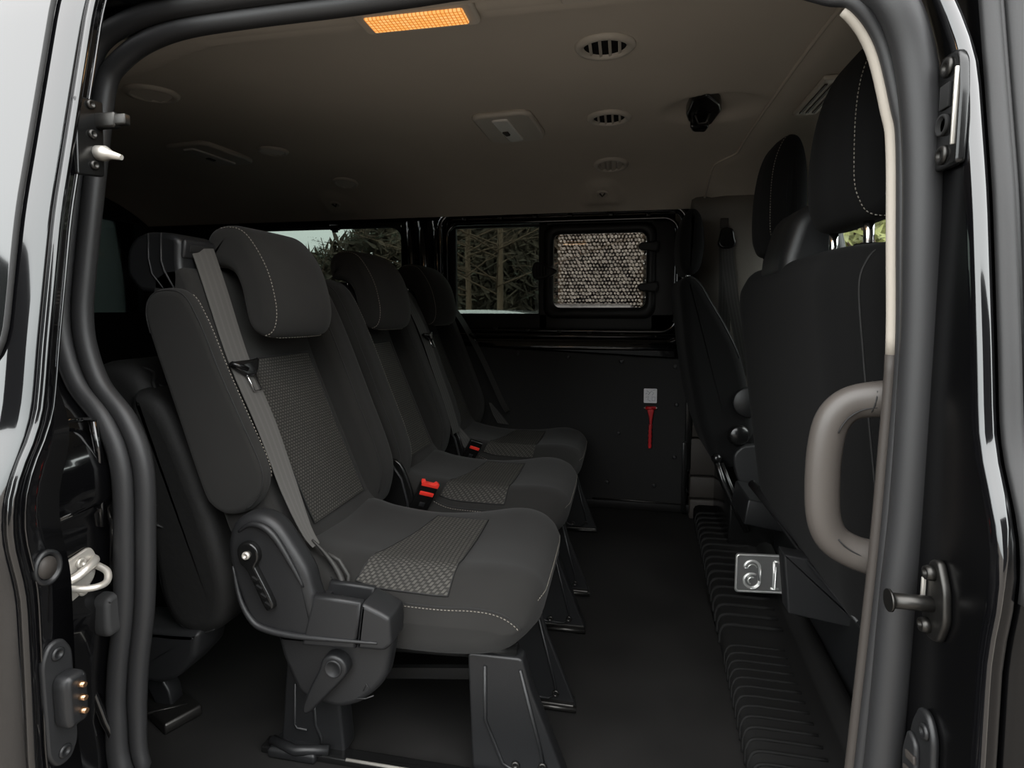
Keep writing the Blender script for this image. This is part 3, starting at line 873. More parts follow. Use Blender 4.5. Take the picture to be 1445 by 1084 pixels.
make_seat(SY[1], False, 'charcoal cloth seat in the middle of the three-seat row')
make_seat(SY[2], False, 'charcoal cloth seat beside the far sliding window and lining board')

# ---- belts of the middle row
BG = 'belts over the middle row seats'
def belt(label, path, wd, widths, m, tongue, tw, extra=None):
    t = empty('seat_belt', path[-1], label, 'seat belt', BG)
    pp = [tuple(p) for p in cr(path, 6, False)]
    ws = [interp([(i / (len(widths) - 1), w) for i, w in enumerate(widths)], k / (len(pp) - 1)) for k in range(len(pp))]
    g = G().ribbon(pp, wd, ws); mk('webbing', g, m, t)
    c = Vector(tongue); w = Vector(wd).normalized(); d = Vector((.36, -.05, -.93)).normalized(); n = w.cross(d).normalized()
    if n.x < 0: n = -n
    g = G(); s = tw
    R = Matrix((w, n, d)).transposed()
    q = [(-.031, -.012), (-.028, -.018), (.020, -.014), (.032, -.016), (.034, -.010), (.026, .006), (.016, .020), (-.004, .016), (-.022, -.002)]
    h = G().puff([(a * s, b * s) for a, b in q], -.006 * s, .006 * s, .003 * s, 'z', nr=2)
    g.add([c + n * .006 + w * v[0] + d * v[1] + n * v[2] for v in h.v], h.f)
    a_ = c + n * .010 - w * .030 * s - d * .014 * s; b_ = c + n * .010 + w * .000 * s + d * .004 * s
    g.tube([a_, (a_ + b_) / 2 + n * .004, b_], [.0055 * s] * 3, 8)
    tg = mk('tongue', g, 'blackgloss', t)
    g = G(); o = c + n * .008
    P = lambda a, b: o + w * a * s + d * b * s
    g.tube([P(-.004, .010), P(.001, .050), P(.018, .050), P(.015, .008)], .0022 * s, 6, closed=False)
    mk('metal_plate', g, 'chrome', tg, label='bright metal latch plate')
    if extra: extra(t)
def fold(t):
    g = G()
    pth = [(-.580, .962, .420), (-.556, .960, .400), (-.530, .957, .372), (-.512, .950, .345), (-.505, .938, .315)]
    g.tube(cr(pth, 4, False), [.005 + .009 * sst(0, 10, i) for i in range(17)], 10, ell=(.45, 1.25))
    g.tube([(-.545, .958, .398), (-.520, .954, .388), (-.500, .950, .362), (-.500, .946, .342), (-.508, .946, .330)], .0035, 8)
    mk('sewn_end', g, 'webdark', t, label='gathered sewn end of the strap')
belt('grey strap across the seat nearest the open door', [(-.826, 1.004, .982), (-.818, 1.008, .951), (-.797, 1.006, .891), (-.774, 1.011, .803), (-.750, 1.011, .737), (-.698, 1.004, .631), (-.640, .984, .513), (-.596, .966, .440), (-.572, .961, .410)], (.26, .95, .10), [.050, .049, .049, .048, .047, .046, .040, .026, .018], 'web', (-.750, 1.012, .742), 1.0, fold)
belt('dark strap hanging between the middle seat and the seat by the window', [(-.795, 1.915, .955), (-.760, 1.912, .91), (-.700, 1.905, .80), (-.645, 1.902, .65), (-.598, 1.900, .52), (-.572, 1.898, .43)], (.25, .95, .1), [.046] * 6, 'webdark', (-.680, 1.905, .765), .85)
belt('dark strap nearest the lining board at the window seat', [(-.790, 2.412, .955), (-.745, 2.411, .885), (-.672, 2.408, .775), (-.590, 2.405, .62), (-.520, 2.402, .47), (-.490, 2.40, .42)], (.25, .95, .1), [.046] * 6, 'webdark', (-.650, 2.407, .745), .8)
for x, y, lab in ((-.545, 1.955, 'short pale grey belt tail showing behind the cushion of the window seat'), (-.525, 2.418, 'short pale grey belt tail beside the lining board, under the window seat strap')):
    g = G().ribbon([(x - .045, y - .015, .455), (x - .012, y - .01, .40), (x + .012, y, .36)], (.8, .5, -.2), [.012, .045, .055])
    mk('belt_tail', g, 'webdark', None, lab, 'belt')

# ---- buckles
def buckle(p, d, w, s, label, two):
    t = empty('belt_buckle', p, label, 'buckle', 'belt buckles on the middle row')
    p = Vector(p); d = Vector(d).normalized(); w = Vector(w); w = (w - d * w.dot(d)).normalized(); n = w.cross(d).normalized()
    if n.x < 0: n = -n
    def put(g, h): g.add([p + w * v[0] + d * v[1] + n * v[2] for v in h.v], h.f, True); return g
    g = G(); put(g, G().puff([(-.024 * s, 0), (.024 * s, 0), (.027 * s, .05 * s), (.027 * s, .098 * s), (-.027 * s, .098 * s), (-.027 * s, .05 * s)], -.010 * s, .010 * s, .004, 'z', corner=.005, nr=2))
    b = mk('buckle_body', g, 'blackgloss', t)
    g = G(); put(g, G().puff([(-.021 * s, .064 * s), (.021 * s, .064 * s), (.021 * s, .076 * s), (-.021 * s, .076 * s)], .008 * s, .0125 * s, .001, 'z', nr=2, corner=.002))
    if two:
        put(g, G().puff([(-.025 * s, .092 * s), (.025 * s, .092 * s), (.026 * s, .106 * s), (.017 * s, .108 * s), (.012 * s, .102 * s), (-.012 * s, .102 * s), (-.017 * s, .108 * s), (-.026 * s, .106 * s)], -.004, .0115 * s, .001, 'z', nr=2))
    mk('release_button', g, 'redbtn', b, label='red release button')
    g = G(); put(g, G().puff([(-.008 * s, .028 * s), (.008 * s, .028 * s), (.008 * s, .042 * s), (-.008 * s, .042 * s)], .010 * s, .0108 * s, .0003, 'z', nr=1)); mk('moulded_mark', g, 'plasticg', b)
    g = G().tube([p - d * .06, p + d * .01], .010, 8, ell=(1.6, .5), up=tuple(n)); mk('stalk', g, 'blackgloss', t)
buckle((-.545, 1.425, .310), (.42, -.02, .90), (.72, .55, -.40), .95, 'black buckle with two bright red strips beside the nearest cushion', True)
buckle((-.545, 1.925, .318), (.45, .0, .89), (.72, .55, -.40), .9, 'small buckle with red button at the back of the window seat cushion', False)

# ================================================================== FOLDED THIRD ROW SEAT
t = empty('folded_seat', (-.95, 1.28, 0), 'black rear seat folded upright behind the middle row, dark leatherette side', 'seat')
SL = [(-.990, .66), (-.965, .70), (-.90, .66), (-.83, .50), (-.785, .36), (-.775, .275), (-.795, .215), (-.85, .188), (-.905, .205), (-.940, .27), (-.962, .42), (-.985, .56)]
g = G().puff(SL, .965, 1.60, .030, 'y', smooth=5, nr=5, nm=4); a = mk('seat_pad', g, 'leather', t)
g = G(); g.tube(seam_path(SL, .965, .030, 'y', 6.5 / 12, 1., 5, ang=35, out=.0006), .0016, 6); mk('piping', g, 'seam', a)
g = G()
RO = [(-1.045 + .095 * math.cos(a_), .655 + .100 * math.sin(a_) * (1 if math.sin(a_) > 0 else .85)) for a_ in [2 * PI * k / 14 for k in range(14)]]
g.puff(RO, .985, 1.60, .035, 'y', smooth=3, nr=5)
rr = mk('rolled_backrest', g, 'leather', t)
g = G()
for a0, a1, r0 in ((60, 20, .098), (30, 5, .099), (-20, -35, .098), (-55, -70, .095)):
    pts = []
    for k in range(7):
        a_ = math.radians(a0 + (a1 - a0) * k / 6); pts.append((-1.045 + r0 * math.cos(a_), 1.02 + .012 * math.sin(k), .655 + r0 * math.sin(a_)))
    mk('gathered_fold', G().tube(pts, [.002, .004, .005, .005, .005, .004, .002], 8), 'leather', rr)
for k in range(5):
    z = .60 - .045 * k; mk('gathered_fold', G().tube([(-.995 + .012 * k, .964, z), (-.978 + .012 * k, .961, z + .006), (-.962 + .012 * k, .964, z - .002)], [.001, .004, .001], 8), 'leather', rr)
g = G().puff([(-1.02, .200), (-.90, .200), (-.838, .205), (-.848, .150), (-.895, .100), (-.935, .080), (-1.02, .085)], .955, 1.05, .014, 'y', corner=.012)
mk('hinge_cover', g, 'plasticg', t)
g = G().puff([(-1.005, .10), (-.965, .10), (-.935, .055), (-.925, .004), (-.96, .004), (-.985, .05)], .975, 1.010, .004, 'y', nr=2); l = mk('leg', g, 'plastic', t)
g = G().box((-.945, .985, .012), (.14, .075, .024), Matrix.Rotation(math.radians(-25), 3, 'Z'), b=.005); g.tube([(-1.02, .955, .022), (-.96, .945, .022), (-.90, .985, .022)], .0035, 6); mk('floor_bracket', g, 'darksteel', l, label='steel floor bracket')
# floor rails under the nearest seat
t = empty('floor_rail', (-.37, .945, 0), 'black steel seat rail on the floor under the nearest seat', 'rail')
g = G().box((-.37, .935, .007), (.62, .030, .014), b=.003); rb = mk('rail_body', g, 'blackgloss', t)
g = G().tube([(-.50, .921, .014), (-.30, .921, .014), (-.20, .921, .014)], .003, 6); mk('worn_edge', g, 'steel', rb, label='bare metal edge')
g = G().box((-.61, .945, .010), (.10, .07, .02), b=.006); g.tube([(-.66, .93, .022), (-.60, .912, .024), (-.54, .93, .02)], .009, 8); mk('mounting_foot', g, 'plastic', t)
# ================================================================== FRONT SEATS
t = empty('front_bench', (.60, 1.38, 0), 'black double front seat seen from behind, beside the doorway handle', 'seat', 'front seats')
FB = [(.322, .895), (.330, .935), (.350, .958), (.395, .966), (.440, .955), (.470, .90), (.500, .70), (.530, .45), (.54, .33), (.50, .30), (.43, .305), (.402, .325), (.378, .46), (.350, .66), (.332, .80)]
def fd(x, y, z):
    e = min(y - .945, 1.805 - y)
    x2 = x + .03 * (1 - sst(.0, .10, e)) * sst(.50, .38, x)
    z2 = z - .045 * (1 - sst(.0, .16, 1.805 - y)) * sst(.80, .95, z) + .006 * sst(.0, .2, y - .945) * sst(.8, .95, z)
    y2 = y + .05 * (1 - sst(.32, .55, z)) * (1 - sst(0, .2, y - .945))
    return (x2, y2, z2)
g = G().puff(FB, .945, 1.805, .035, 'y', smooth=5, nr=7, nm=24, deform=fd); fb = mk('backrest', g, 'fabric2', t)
sp = seam_path(FB, .945, .035, 'y', 11 / 15, 16.9 / 15, 5, ang=30, out=.0006, deform=fd)
g = G().tube(sp, .0016, 6); mk('piping', g, 'seam', fb)
g = G(); rim = [fd(interp([(.33, .400), (.46, .378), (.66, .350), (.80, .332), (.90, .322)], z) - .001, y, z) for y, z in [(1.795, .42), (1.77, .335), (1.60, .318), (1.3, .318), (1.0, .318)]]
g.tube(rim, .004, 8); mk('lower_edge', g, 'plastic', fb)
HF = [(.358, 1.035), (.348, 1.07), (.346, 1.15), (.353, 1.22), (.368, 1.27), (.390, 1.302), (.420, 1.310), (.448, 1.295), (.466, 1.24), (.470, 1.14), (.462, 1.045), (.445, 1.018), (.40, 1.010), (.372, 1.016)]
HG = [(x * .82 + .07, z) for x, z in HF]
def front_head(y0, y1, lab, prof, dx=0., sl=True):
    yc = (y0 + y1) / 2
    def hd(x, y, z):
        q = 1 - .16 * sst(1.10, 1.29, z); e = min(y - y0, y1 - y)
        return (x + dx + .012 * (1 - sst(0, .09, e)) * sst(.44, .37, x), yc + (y - yc) * q, z)
    g = G().puff(prof, y0, y1, .034, 'y', smooth=4, nr=7, nm=8, deform=hd); h = mk('headrest', g, 'fabric2', t)
    g = G(); n = len(prof)
    g.stitch(seam_path(prof, y0, .034, 'y', -3.2 / n, 5.6 / n, 4, ang=22, out=.0012, deform=hd), .0010)
    mk('stitching', g, 'thread', h, label='pale stitching')
    return h
h1 = front_head(1.000, 1.275, '', HF)
for y in (1.070, 1.235):
    g = G().tube([(.405, y, .93), (.403, y, 1.04)], .0085, 14); mk('headrest_post', g, 'chrome', h1, label='chrome post')
    g = G().lathe([(.026, 0), (.026, .008), (.022, .014), (.010, .016)], 24, Matrix.Translation((.405, y, .958))); mk('post_collar', g, 'blackgloss', h1)
h2 = front_head(1.565, 1.815, '', HG, .0)
for y in (1.62, 1.76):
    g = G().tube([(.400, y, .92), (.40, y, 1.03)], .0085, 14); mk('headrest_post', g, 'chrome', h2, label='chrome post')
g = G().puff([(.335, .93), (.345, 1.03), (.365, 1.072), (.395, 1.085), (.44, 1.07), (.455, 1.02), (.46, .93)], 1.31, 1.515, .030, 'y', smooth=4, nr=5, nm=2); mk('belt_tower', g, 'plastic', t)
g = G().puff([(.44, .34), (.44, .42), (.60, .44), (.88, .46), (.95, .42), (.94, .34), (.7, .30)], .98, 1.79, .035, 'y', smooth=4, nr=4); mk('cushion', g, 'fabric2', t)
g = G().box((.72, 1.38, .16), (.46, .66, .30), b=.01); mk('seat_base', g, 'plastic', t)
g = G().puff([(.352, .330), (.412, .322), (.520, .180), (.500, .176), (.366, .196)], 1.285, 1.335, .004, 'y', nr=2, corner=.004); mk('side_skirt', g, 'plasticg', t)
g = G().tube([(.392, 1.80, .335), (.40, 1.60, .332), (.412, 1.35, .330), (.425, 1.10, .31), (.44, 1.0, .29)], .012, 8, ell=(1, .6)); mk('skirt_edge', g, 'plasticg', t)
g = G().box((.57, 1.80, .150), (.16, .22, .12), b=.006); g.box((.45, 1.86, .245), (.16, .20, .08), Matrix.Rotation(math.radians(8), 3, 'Y'), b=.006); g.box((.43, 1.70, .11), (.10, .05, .075), b=.004)
mk('slide_box', g, 'plastic', t)

t = empty('driver_seat', (.50, 2.20, 0), 'black single front seat by the far door, smaller behind the double seat', 'seat', 'front seats')
DB = [(.188, .930), (.196, .965), (.222, .978), (.258, .955), (.300, .885), (.350, .800), (.395, .700), (.430, .55), (.445, .42), (.42, .335), (.36, .315), (.315, .335), (.285, .41), (.256, .50), (.220, .68), (.198, .84)]
g = G().puff(DB, 2.02, 2.42, .030, 'y', smooth=4, nr=5, nm=4); db = mk('backrest', g, 'fabric2', t)
g = G().tube(seam_path(DB, 2.02, .030, 'y', 2 / 16, 6 / 16, 4, ang=45), .0016, 6); mk('piping', g, 'plasticg', db)
g = G().puff([(.196, 1.02), (.190, 1.10), (.198, 1.17), (.218, 1.212), (.245, 1.215), (.266, 1.18), (.276, 1.10), (.266, 1.02), (.245, .99), (.215, .988)], 2.10, 2.35, .030, 'y', smooth=4, nr=5); h = mk('headrest', g, 'fabric2', t)
for y in (2.15, 2.29):
    g = G().tube([(.225, y, .955), (.228, y, 1.01)], .008, 12); mk('headrest_post', g, 'chrome', h, label='chrome post')
g = G().lathe([(.034, 0), (.034, .016), (.028, .022), (.0001, .022)], 28, Matrix.Translation((.390, 2.012, .438)) @ Matrix.Rotation(PI / 2, 4, 'X')); kn = mk('recliner_knob', g, 'blackgloss', t)
g = G().lathe([(.0335, .0), (.0355, .004), (.0335, .008)], 28, Matrix.Translation((.390, 2.010, .438)) @ Matrix.Rotation(PI / 2, 4, 'X')); mk('knob_rim', g, 'darksteel', kn)
g = G().lathe([(.052, 0), (.052, .004), (.047, .008), (.0001, .009)], 32, Matrix.Translation((.420, 2.016, .55)) @ Matrix.Rotation(PI / 2, 4, 'X')); mk('round_cover', g, 'plastic', t)
g = G().puff([(.372, .36), (.390, .395), (.43, .41), (.60, .41), (.62, .30), (.46, .235), (.42, .245), (.39, .285)], 1.985, 2.018, .008, 'y', smooth=3); mk('side_valance', g, 'plasticg', t)
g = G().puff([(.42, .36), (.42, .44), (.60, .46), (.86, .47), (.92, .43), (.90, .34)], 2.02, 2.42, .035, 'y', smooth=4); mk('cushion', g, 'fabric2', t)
g = G(); g.tube([(.315, 1.99, .36), (.345, 1.98, .27), (.385, 1.97, .19), (.42, 1.96, .12)], .011, 8); g.tube([(.335, 1.985, .345), (.375, 1.975, .245), (.42, 1.965, .18)], .007, 8)
g.box((.50, 2.19, .13), (.26, .34, .24), b=.01); g.ball((.318, 1.985, .36), .018, 10)
mk('seat_base', g, 'blackgloss', t)

# ================================================================== RIBBED STEP EDGE
def xs(y): return .238 + .045 * (y - 1.0)
g = G()
prof = lambda y: [(xs(y), y, -.01), (xs(y), y, .030), (xs(y) + .006, y, .043), (xs(y) + .020, y, .050), (xs(y) + .155, y, .050), (xs(y) + .170, y, .046), (xs(y) + .180, y, .046), (xs(y) + .190, y, .060), (xs(y) + .210, y, .066), (xs(y) + .228, y, .058), (xs(y) + .235, y, .02), (xs(y) + .235, y, -.01)]
g.loft([prof(y) for y in (.80, 1.2, 1.6, 2.0, 2.42)])
t = empty('step_tread', (.33, 1.6, 0), 'black ribbed rubber step edge along the front of the floor', 'step')
mk('tread_body', g, 'ribs', t)
g = G()
def rib(y, r, ln, dy=0.):
    x = xs(y); g.tube(cr([(x - .0005, y - .010, .004), (x + .001, y - .004, .030), (x + .010, y - .001, .0475), (x + .030, y, .0515), (x + .06, y, .0515), (x + ln, y + dy, .0505)], 3, False), r, 6)
y = .86
while y < 2.36:
    if not 1.40 < y < 1.47: rib(y, .0034 if y < 1.45 else .0060, .135 if y < 1.45 else .150)
    y += .031 if y < 1.45 else .052
rb_ = mk('ribs', g, 'ribs', t)

# ================================================================== NUMBER PLATE OFFCUT (digits stand mirrored, seen from the back)
t = empty('pressed_plate', (.39, 1.62, .072), 'silver pressed metal plate with mirrored digits standing under the double seat', 'plate')
def PP(u, v): return (.318 + u, 1.618 + .10 * u, .074 + v)      # u along the plate, v up
def plate_pts(x0, x1, z0, z1, r, d=0): return [(PP(p[0], p[2])[0] - .0, PP(p[0], p[2])[1] + d, PP(p[0], p[2])[2]) for p in rrect(x0, x1, z0, z1, r, 0, 5)]
g = G(); g.loft([plate_pts(0, .20, 0, .112, .009, .002), plate_pts(0, .20, 0, .112, .009, -.002)], smooth=False); pl = mk('plate_body', g, 'alu', t)
g = G(); g.tube(plate_pts(.004, .196, .004, .108, .008, -.002), .0024, 8, closed=True); mk('plate_rim', g, 'alubright', pl, label='bright rolled rim')
def arc(cx, cz, rx, rz, a0, a1, n=14): return [(cx + rx * math.cos(math.radians(a0 + (a1 - a0) * k / n)), cz + rz * math.sin(math.radians(a0 + (a1 - a0) * k / n))) for k in range(n + 1)]
def digit(pts, r, d=-.0025): g.tube([(PP(u, v)[0], PP(u, v)[1] + d, PP(u, v)[2]) for u, v in pts], r, 8)
g = G()
# mirrored 6: spine on the right, bowl below, hooked terminal to the left
digit(arc(.0455, .072, .0205, .020, 175, 0, 14) + [(.066, .036)] + arc(.0455, .036, .0205, .021, 0, -180, 14) + arc(.0455, .036, .0205, .019, 180, 60, 8), .0036)
# mirrored 1 (only part of it shows)
digit([(.104, .092), (.104, .014)], .0036); digit([(.104, .092), (.113, .092), (.124, .078)], .0034); digit([(.096, .014), (.118, .014)], .0030)
mk('raised_digits', g, 'alubright', pl)
g = G()
digit(arc(.0455, .072, .012, .011, 175, 10, 10), .0016, -.0055); digit([(.024, .072), (.034, .072)], .0016, -.0050); digit([(.068, .070), (.068, .036)] + arc(.0455, .036, .0225, .023, 0, -100, 10), .0016, -.0050)
digit(arc(.0455, .036, .010, .010, 60, 250, 10), .0022, -.0052); digit([(.108, .078), (.108, .014), (.099, .013)], .0016, -.0055)
mk('digit_edges', g, 'alubright', pl)

# ================================================================== GRAB HANDLE
t = empty('grab_handle', (.335, .80, .53), 'taupe plastic grab handle on the pillar beside the doorway', 'handle')
hp = [(.360, .812, .745), (.330, .820, .743), (.300, .825, .735), (.280, .826, .712), (.272, .826, .672), (.271, .826, .62), (.275, .826, .575), (.288, .826, .547), (.312, .824, .532), (.340, .818, .526), (.366, .812, .520)]
hp2 = cr(hp, 5, False)
g = G().tube(hp2, [.021 + .004 * abs(i / (len(hp2) - 1) * 2 - 1) ** 3 for i in range(len(hp2))], 16, ell=(1.05, .88), up=(0, 1, 0)); hb = mk('grip', g, 'handle', t)
g = G(); q = [(p.x, p.y - .0175, p.z) for p in hp2]
g.tube([(hp2[i].x + .004, hp2[i].y - .0188, hp2[i].z - .007) for i in range(3, 17)], .0011, 6); mk('parting_line', g, 'seam', hb); g = G().tube([(hp2[i].x + .004, hp2[i].y - .0188, hp2[i].z + .002) for i in range(34, 47)], .0011, 6); mk('parting_line', g, 'seam', hb); g = G()
g.tube([(.322 + .004 * math.sin(k), .8225 + .021 * math.cos(k), .743 + .023 * math.sin(k)) for k in [PI * j / 8 + PI * .45 for j in range(9)]], .0011, 6)
mk('parting_line', g, 'seam', hb)

# ================================================================== CEILING FITTINGS
def cz(x, y): return zliner(x, y)
def cmat(x, y, flip=True):
    e = .01; n = Vector((-(cz(x + e, y) - cz(x - e, y)) / (2 * e), -(cz(x, y + e) - cz(x, y - e)) / (2 * e), 1)).normalized()
    zax = -n; xax = Vector((1, 0, 0)); xax = (xax - zax * xax.dot(zax)).normalized(); yax = zax.cross(xax)
    m4 = Matrix((xax, yax, zax)).transposed().to_4x4(); m4.translation = (x, y, cz(x, y)); return m4
def place(g, m4): g.v = [tuple(m4 @ Vector(v)) for v in g.v]; return g
VG = 'round air vents in the ceiling'
def vent(x, y, label, r=.062, shut=False):
    m4 = cmat(x, y)
    t = empty('ceiling_vent', m4.translation, label, 'air vent', VG)
    g = place(G().lathe([(r * .70, -.004), (r * .72, .006), (r * .80, .010), (r * .92, .009), (r, .004), (r * 1.02, -.002)], 40), m4); mk('bezel', g, 'lightplastic', t)
    g = place(G().lathe([(.0001, .0015), (r * .73, .0015)], 32), m4); mk('air_duct', g, 'lightplastic' if shut else 'void', t)
    for k in (-1.5, -.5, .5, 1.5):
        xx = r * .32 * k; hl = math.sqrt(max(0, (r * .71) ** 2 - xx ** 2))
        g = place(G().box((xx, 0, .005), (.0065 if not shut else .014, 2 * hl, .003), Matrix.Rotation(math.radians(20), 3, 'Y'), b=.001), m4); mk('louvre', g, 'lightplastic', t)
vent(-.047, 1.240, 'round ceiling vent with open black slots nearest the doorway')
vent(-.050, 1.697, 'round ceiling vent level with the black belt dock')
vent(-.054, 2.142, 'shut round ceiling vent nearest the sliding window', shut=True)
vent(-1.178, 1.283, 'dark rear ceiling vent nearest the doorway top corner', shut=True)
vent(-1.195, 1.815, 'small dark rear ceiling vent beside the rear dome lamp', r=.05, shut=True)
vent(-1.120, 2.190, 'dark rear ceiling vent farthest back, above the middle headrest', r=.05, shut=True)

m4 = cmat(-.352, .955)
t = empty('entry_lamp', m4.translation, 'lit amber entry lamp in the ceiling edge above the doorway', 'lamp')
g = place(G().puff([(-.105, -.040), (.105, -.040), (.105, .036), (-.105, .036)], -.003, .009, .005, 'z', corner=.014), m4); mk('lamp_housing', g, 'lightplastic', t)
g = place(G().puff([(-.086, -.026), (.086, -.026), (.086, .022), (-.086, .022)], .004, .0125, .003, 'z', corner=.004), m4); mk('lamp_lens', g, 'lamp', t, label='glowing amber lens')
def dome(x, y, label, s=1.):
    m4 = cmat(x, y)
    t = empty('dome_lamp', m4.translation, label, 'lamp', 'unlit dome lamps')
    # local y points towards the door
    g = place(G().puff([(-.095 * s, .115 * s), (.055 * s, .130 * s), (.080 * s, .115 * s), (.095 * s, -.075 * s), (.080 * s, -.12 * s), (-.055 * s, -.135 * s), (-.088 * s, -.115 * s)], -.003, .014, .010, 'z', corner=.03, nr=4), m4); h = mk('lamp_housing', g, 'lightplastic', t)
    g = place(G().puff([(-.040 * s, .095 * s), (.012 * s, .100 * s), (.026 * s, -.10 * s), (-.024 * s, -.11 * s)], .008, .019, .007, 'z', corner=.016, nr=4), m4); l = mk('lamp_lens', g, 'lens', t, label='clear ribbed lens')
    g = place(G().puff([(-.026 * s, .0), (-.008, .004), (-.006, -.03), (-.020, -.035)], .015, .023, .003, 'z', corner=.004), m4); mk('switch', g, 'taupe', l)
dome(-.340, 1.712, 'unlit pale dome lamp in the middle of the ceiling')
dome(-1.420, 1.795, 'unlit rear dome lamp in the dark back of the ceiling')
m4 = cmat(.205, 1.715)
t = empty('belt_dock', m4.translation, 'black seat belt dock set in the ceiling hollow', 'belt dock')
g = place(G().puff([(-.040, .115), (-.004, .150), (.038, .075), (.050, .02), (.040, -.09), (.018, -.105), (-.030, -.055), (-.044, .01)], -.004, .026, .006, 'z', corner=.012), m4); d = mk('dock_body', g, 'blackgloss', t)
g = place(G().puff([(-.030, -.02), (.026, -.03), (.022, -.075), (-.018, -.065)], .022, .052, .008, 'z', corner=.012), m4); mk('dock_clip', g, 'blackgloss', d)
g = place(G().tube([(-.018, .01, .027), (-.008, -.005, .046), (.012, .0, .046), (.02, .015, .027)], .003, 8), m4); mk('wire_loop', g, 'darksteel', d, label='steel loop')
for x, label in ((-.091, 'belt anchor cap on the ceiling edge above the sliding window'), (-1.244, 'dark belt anchor cap on the ceiling edge above the middle headrest')):
    m4 = cmat(x, 2.33)
    t = empty('anchor_cap', m4.translation, label, 'anchor cap', 'belt anchor caps')
    g = place(G().lathe([(.024, -.002), (.023, .005), (.017, .007), (.015, .003), (.0001, .003)], 24), m4); b = mk('cap_ring', g, 'lightplastic', t)
    g = place(G().tube([(-.010, .006, .005), (0, -.009, .009), (.010, .006, .005)], .0035, 8), m4); mk('cap_lug', g, 'taupe', b)
m4 = cmat(-.078, .945)
g = place(G().puff([(-.030, -.012), (.030, -.012), (.030, .012), (-.030, .012)], -.002, .010, .005, 'z', corner=.010), m4)
mk('coat_hook', g, 'lightplastic', None, 'pale coat hook at the ceiling edge over the doorway', 'hook')
t = empty('front_map_lamp', (.468, 1.60, 1.395), 'slatted lamp panel in the ceiling behind the nearest front headrest', 'lamp')
g = G().box((.475, 1.60, 1.396), (.060, .25, .012), b=.004); b = mk('lamp_housing', g, 'lightplastic', t)
for k in range(3):
    g = G().box((.458 + .016 * k, 1.60, 1.3885), (.006, .20, .004)); mk('lamp_slat', g, 'taupe', b)

# ================================================================== SMALL THINGS ON THE FAR WALL
t = empty('escape_hammer', (.118, 2.436, .275), 'red emergency escape hammer hanging on the grey lining board', 'hammer')
g = G().puff([(.104, .445), (.134, .445), (.128, .41), (.124, .375), (.116, .375), (.112, .41)], 2.424, 2.438, .004, 'y', corner=.005)
g.puff([(.112, .38), (.127, .38), (.127, .365), (.1245, .360), (.1265, .35), (.1245, .34), (.1265, .33), (.1245, .32), (.1265, .31), (.1245, .30), (.1265, .29), (.124, .278), (.113, .278), (.1105, .29), (.1125, .30), (.1105, .31), (.1125, .32), (.1105, .33), (.1125, .34), (.1105, .35), (.1125, .36)], 2.422, 2.438, .004, 'y')
mk('hammer_grip', g, 'red', t)
g = G().tube([(.098, 2.430, .450), (.140, 2.430, .450)], .0075, 12); mk('hammer_head', g, 'red', t)
for s in (-1, 1):
    g = G().tube([(.119 + s * .021, 2.430, .450), (.119 + s * .029, 2.430, .450)], [.006, .0015], 10); mk('hammer_tip', g, 'steel', t, label='steel point')
t = empty('hammer_card', (.116, 2.438, .475), 'small white instruction card above the red hammer', 'card')
g = G().puff([(.090, .470), (.144, .470), (.144, .531), (.090, .531)], 2.4365, 2.4395, .0005, 'y', nr=1, corner=.004); c = mk('card', g, 'white', t)
g = G()
for pts in ([(.102, .522), (.114, .514), (.108, .504), (.122, .522), (.130, .512), (.124, .503)], [(.098, .494), (.110, .498), (.106, .484), (.118, .478)], [(.122, .496), (.136, .496), (.136, .480), (.124, .480), (.124, .492)], [(.096, .508), (.104, .512)], [(.126, .524), (.137, .526)]):
    g.tube([(x, 2.4362, z) for x, z in pts], .0008, 5)
mk('line_drawing', g, 'ink', c)

t = empty('pillar_belt', (.40, 2.42, .7), 'grey belt hanging from its loop on the pale far pillar', 'seat belt')
g = G().puff([(.368, 1.150), (.374, 1.178), (.395, 1.186), (.418, 1.178), (.424, 1.150), (.430, 1.122), (.415, 1.105), (.378, 1.105), (.362, 1.122)], 2.388, 2.412, .008, 'y', smooth=3); mk('belt_loop', g, 'blackgloss', t)
g = G().ribbon([(.395, 2.400, 1.15), (.402, 2.392, 1.05), (.425, 2.390, .90), (.455, 2.390, .76), (.49, 2.395, .60)], (1, -.15, .12), [.044, .046, .047, .047, .047]); mk('webbing', g, 'webdark', t)
g = G().ribbon([(.392, 2.412, 1.13), (.396, 2.412, 1.0), (.400, 2.414, .72)], (1, 0, 0), .046); mk('webbing', g, 'webdark', t)
g = G().box((.388, 2.416, 1.205), (.030, .008, .040), b=.002); mk('slot_cover', g, 'taupe', t)

# ================================================================== DOOR HARDWARE
# body side, front pillar
t = empty('guide_plate', (.349, .72, .99), 'black guide plate with two screws and two holes high on the front pillar', 'guide plate')
def yz(p, q): return (p, q)
g = G().puff([(.690, 1.014), (.736, 1.014), (.738, 1.03), (.738, 1.12), (.734, 1.136), (.704, 1.136), (.694, 1.122), (.690, 1.09)], .3395, .3495, .003, 'x', corner=.006, nr=2); p = mk('plate', g, 'blackgloss', t)
for z in (1.029, 1.121):
    g = screw(G(), (.3395, .716, z), .0105, 'x-', .004); mk('plate_screw', g, 'darksteel', p)
g = G().box((.3385, .717, 1.091), (.003, .018, .026), b=.001); mk('square_hole', g, 'void', p)
g = G().lathe([(.0115, 0), (.0115, .004), (.009, .004), (.008, 0), (.0001, 0)], 20, Matrix.Translation((.3395, .717, 1.061)) @ Matrix.Rotation(-PI / 2, 4, 'Y')); mk('round_hole', g, 'void', p)
g = G().box((.3385, .6965, 1.075), (.004, .003, .080), b=.001); mk('edge_strip', g, 'steel', p, label='bare metal edge')
t = empty('striker_pin', (.349, .68, .50), 'dark steel striker pin on a bolted plate, front pillar', 'striker')
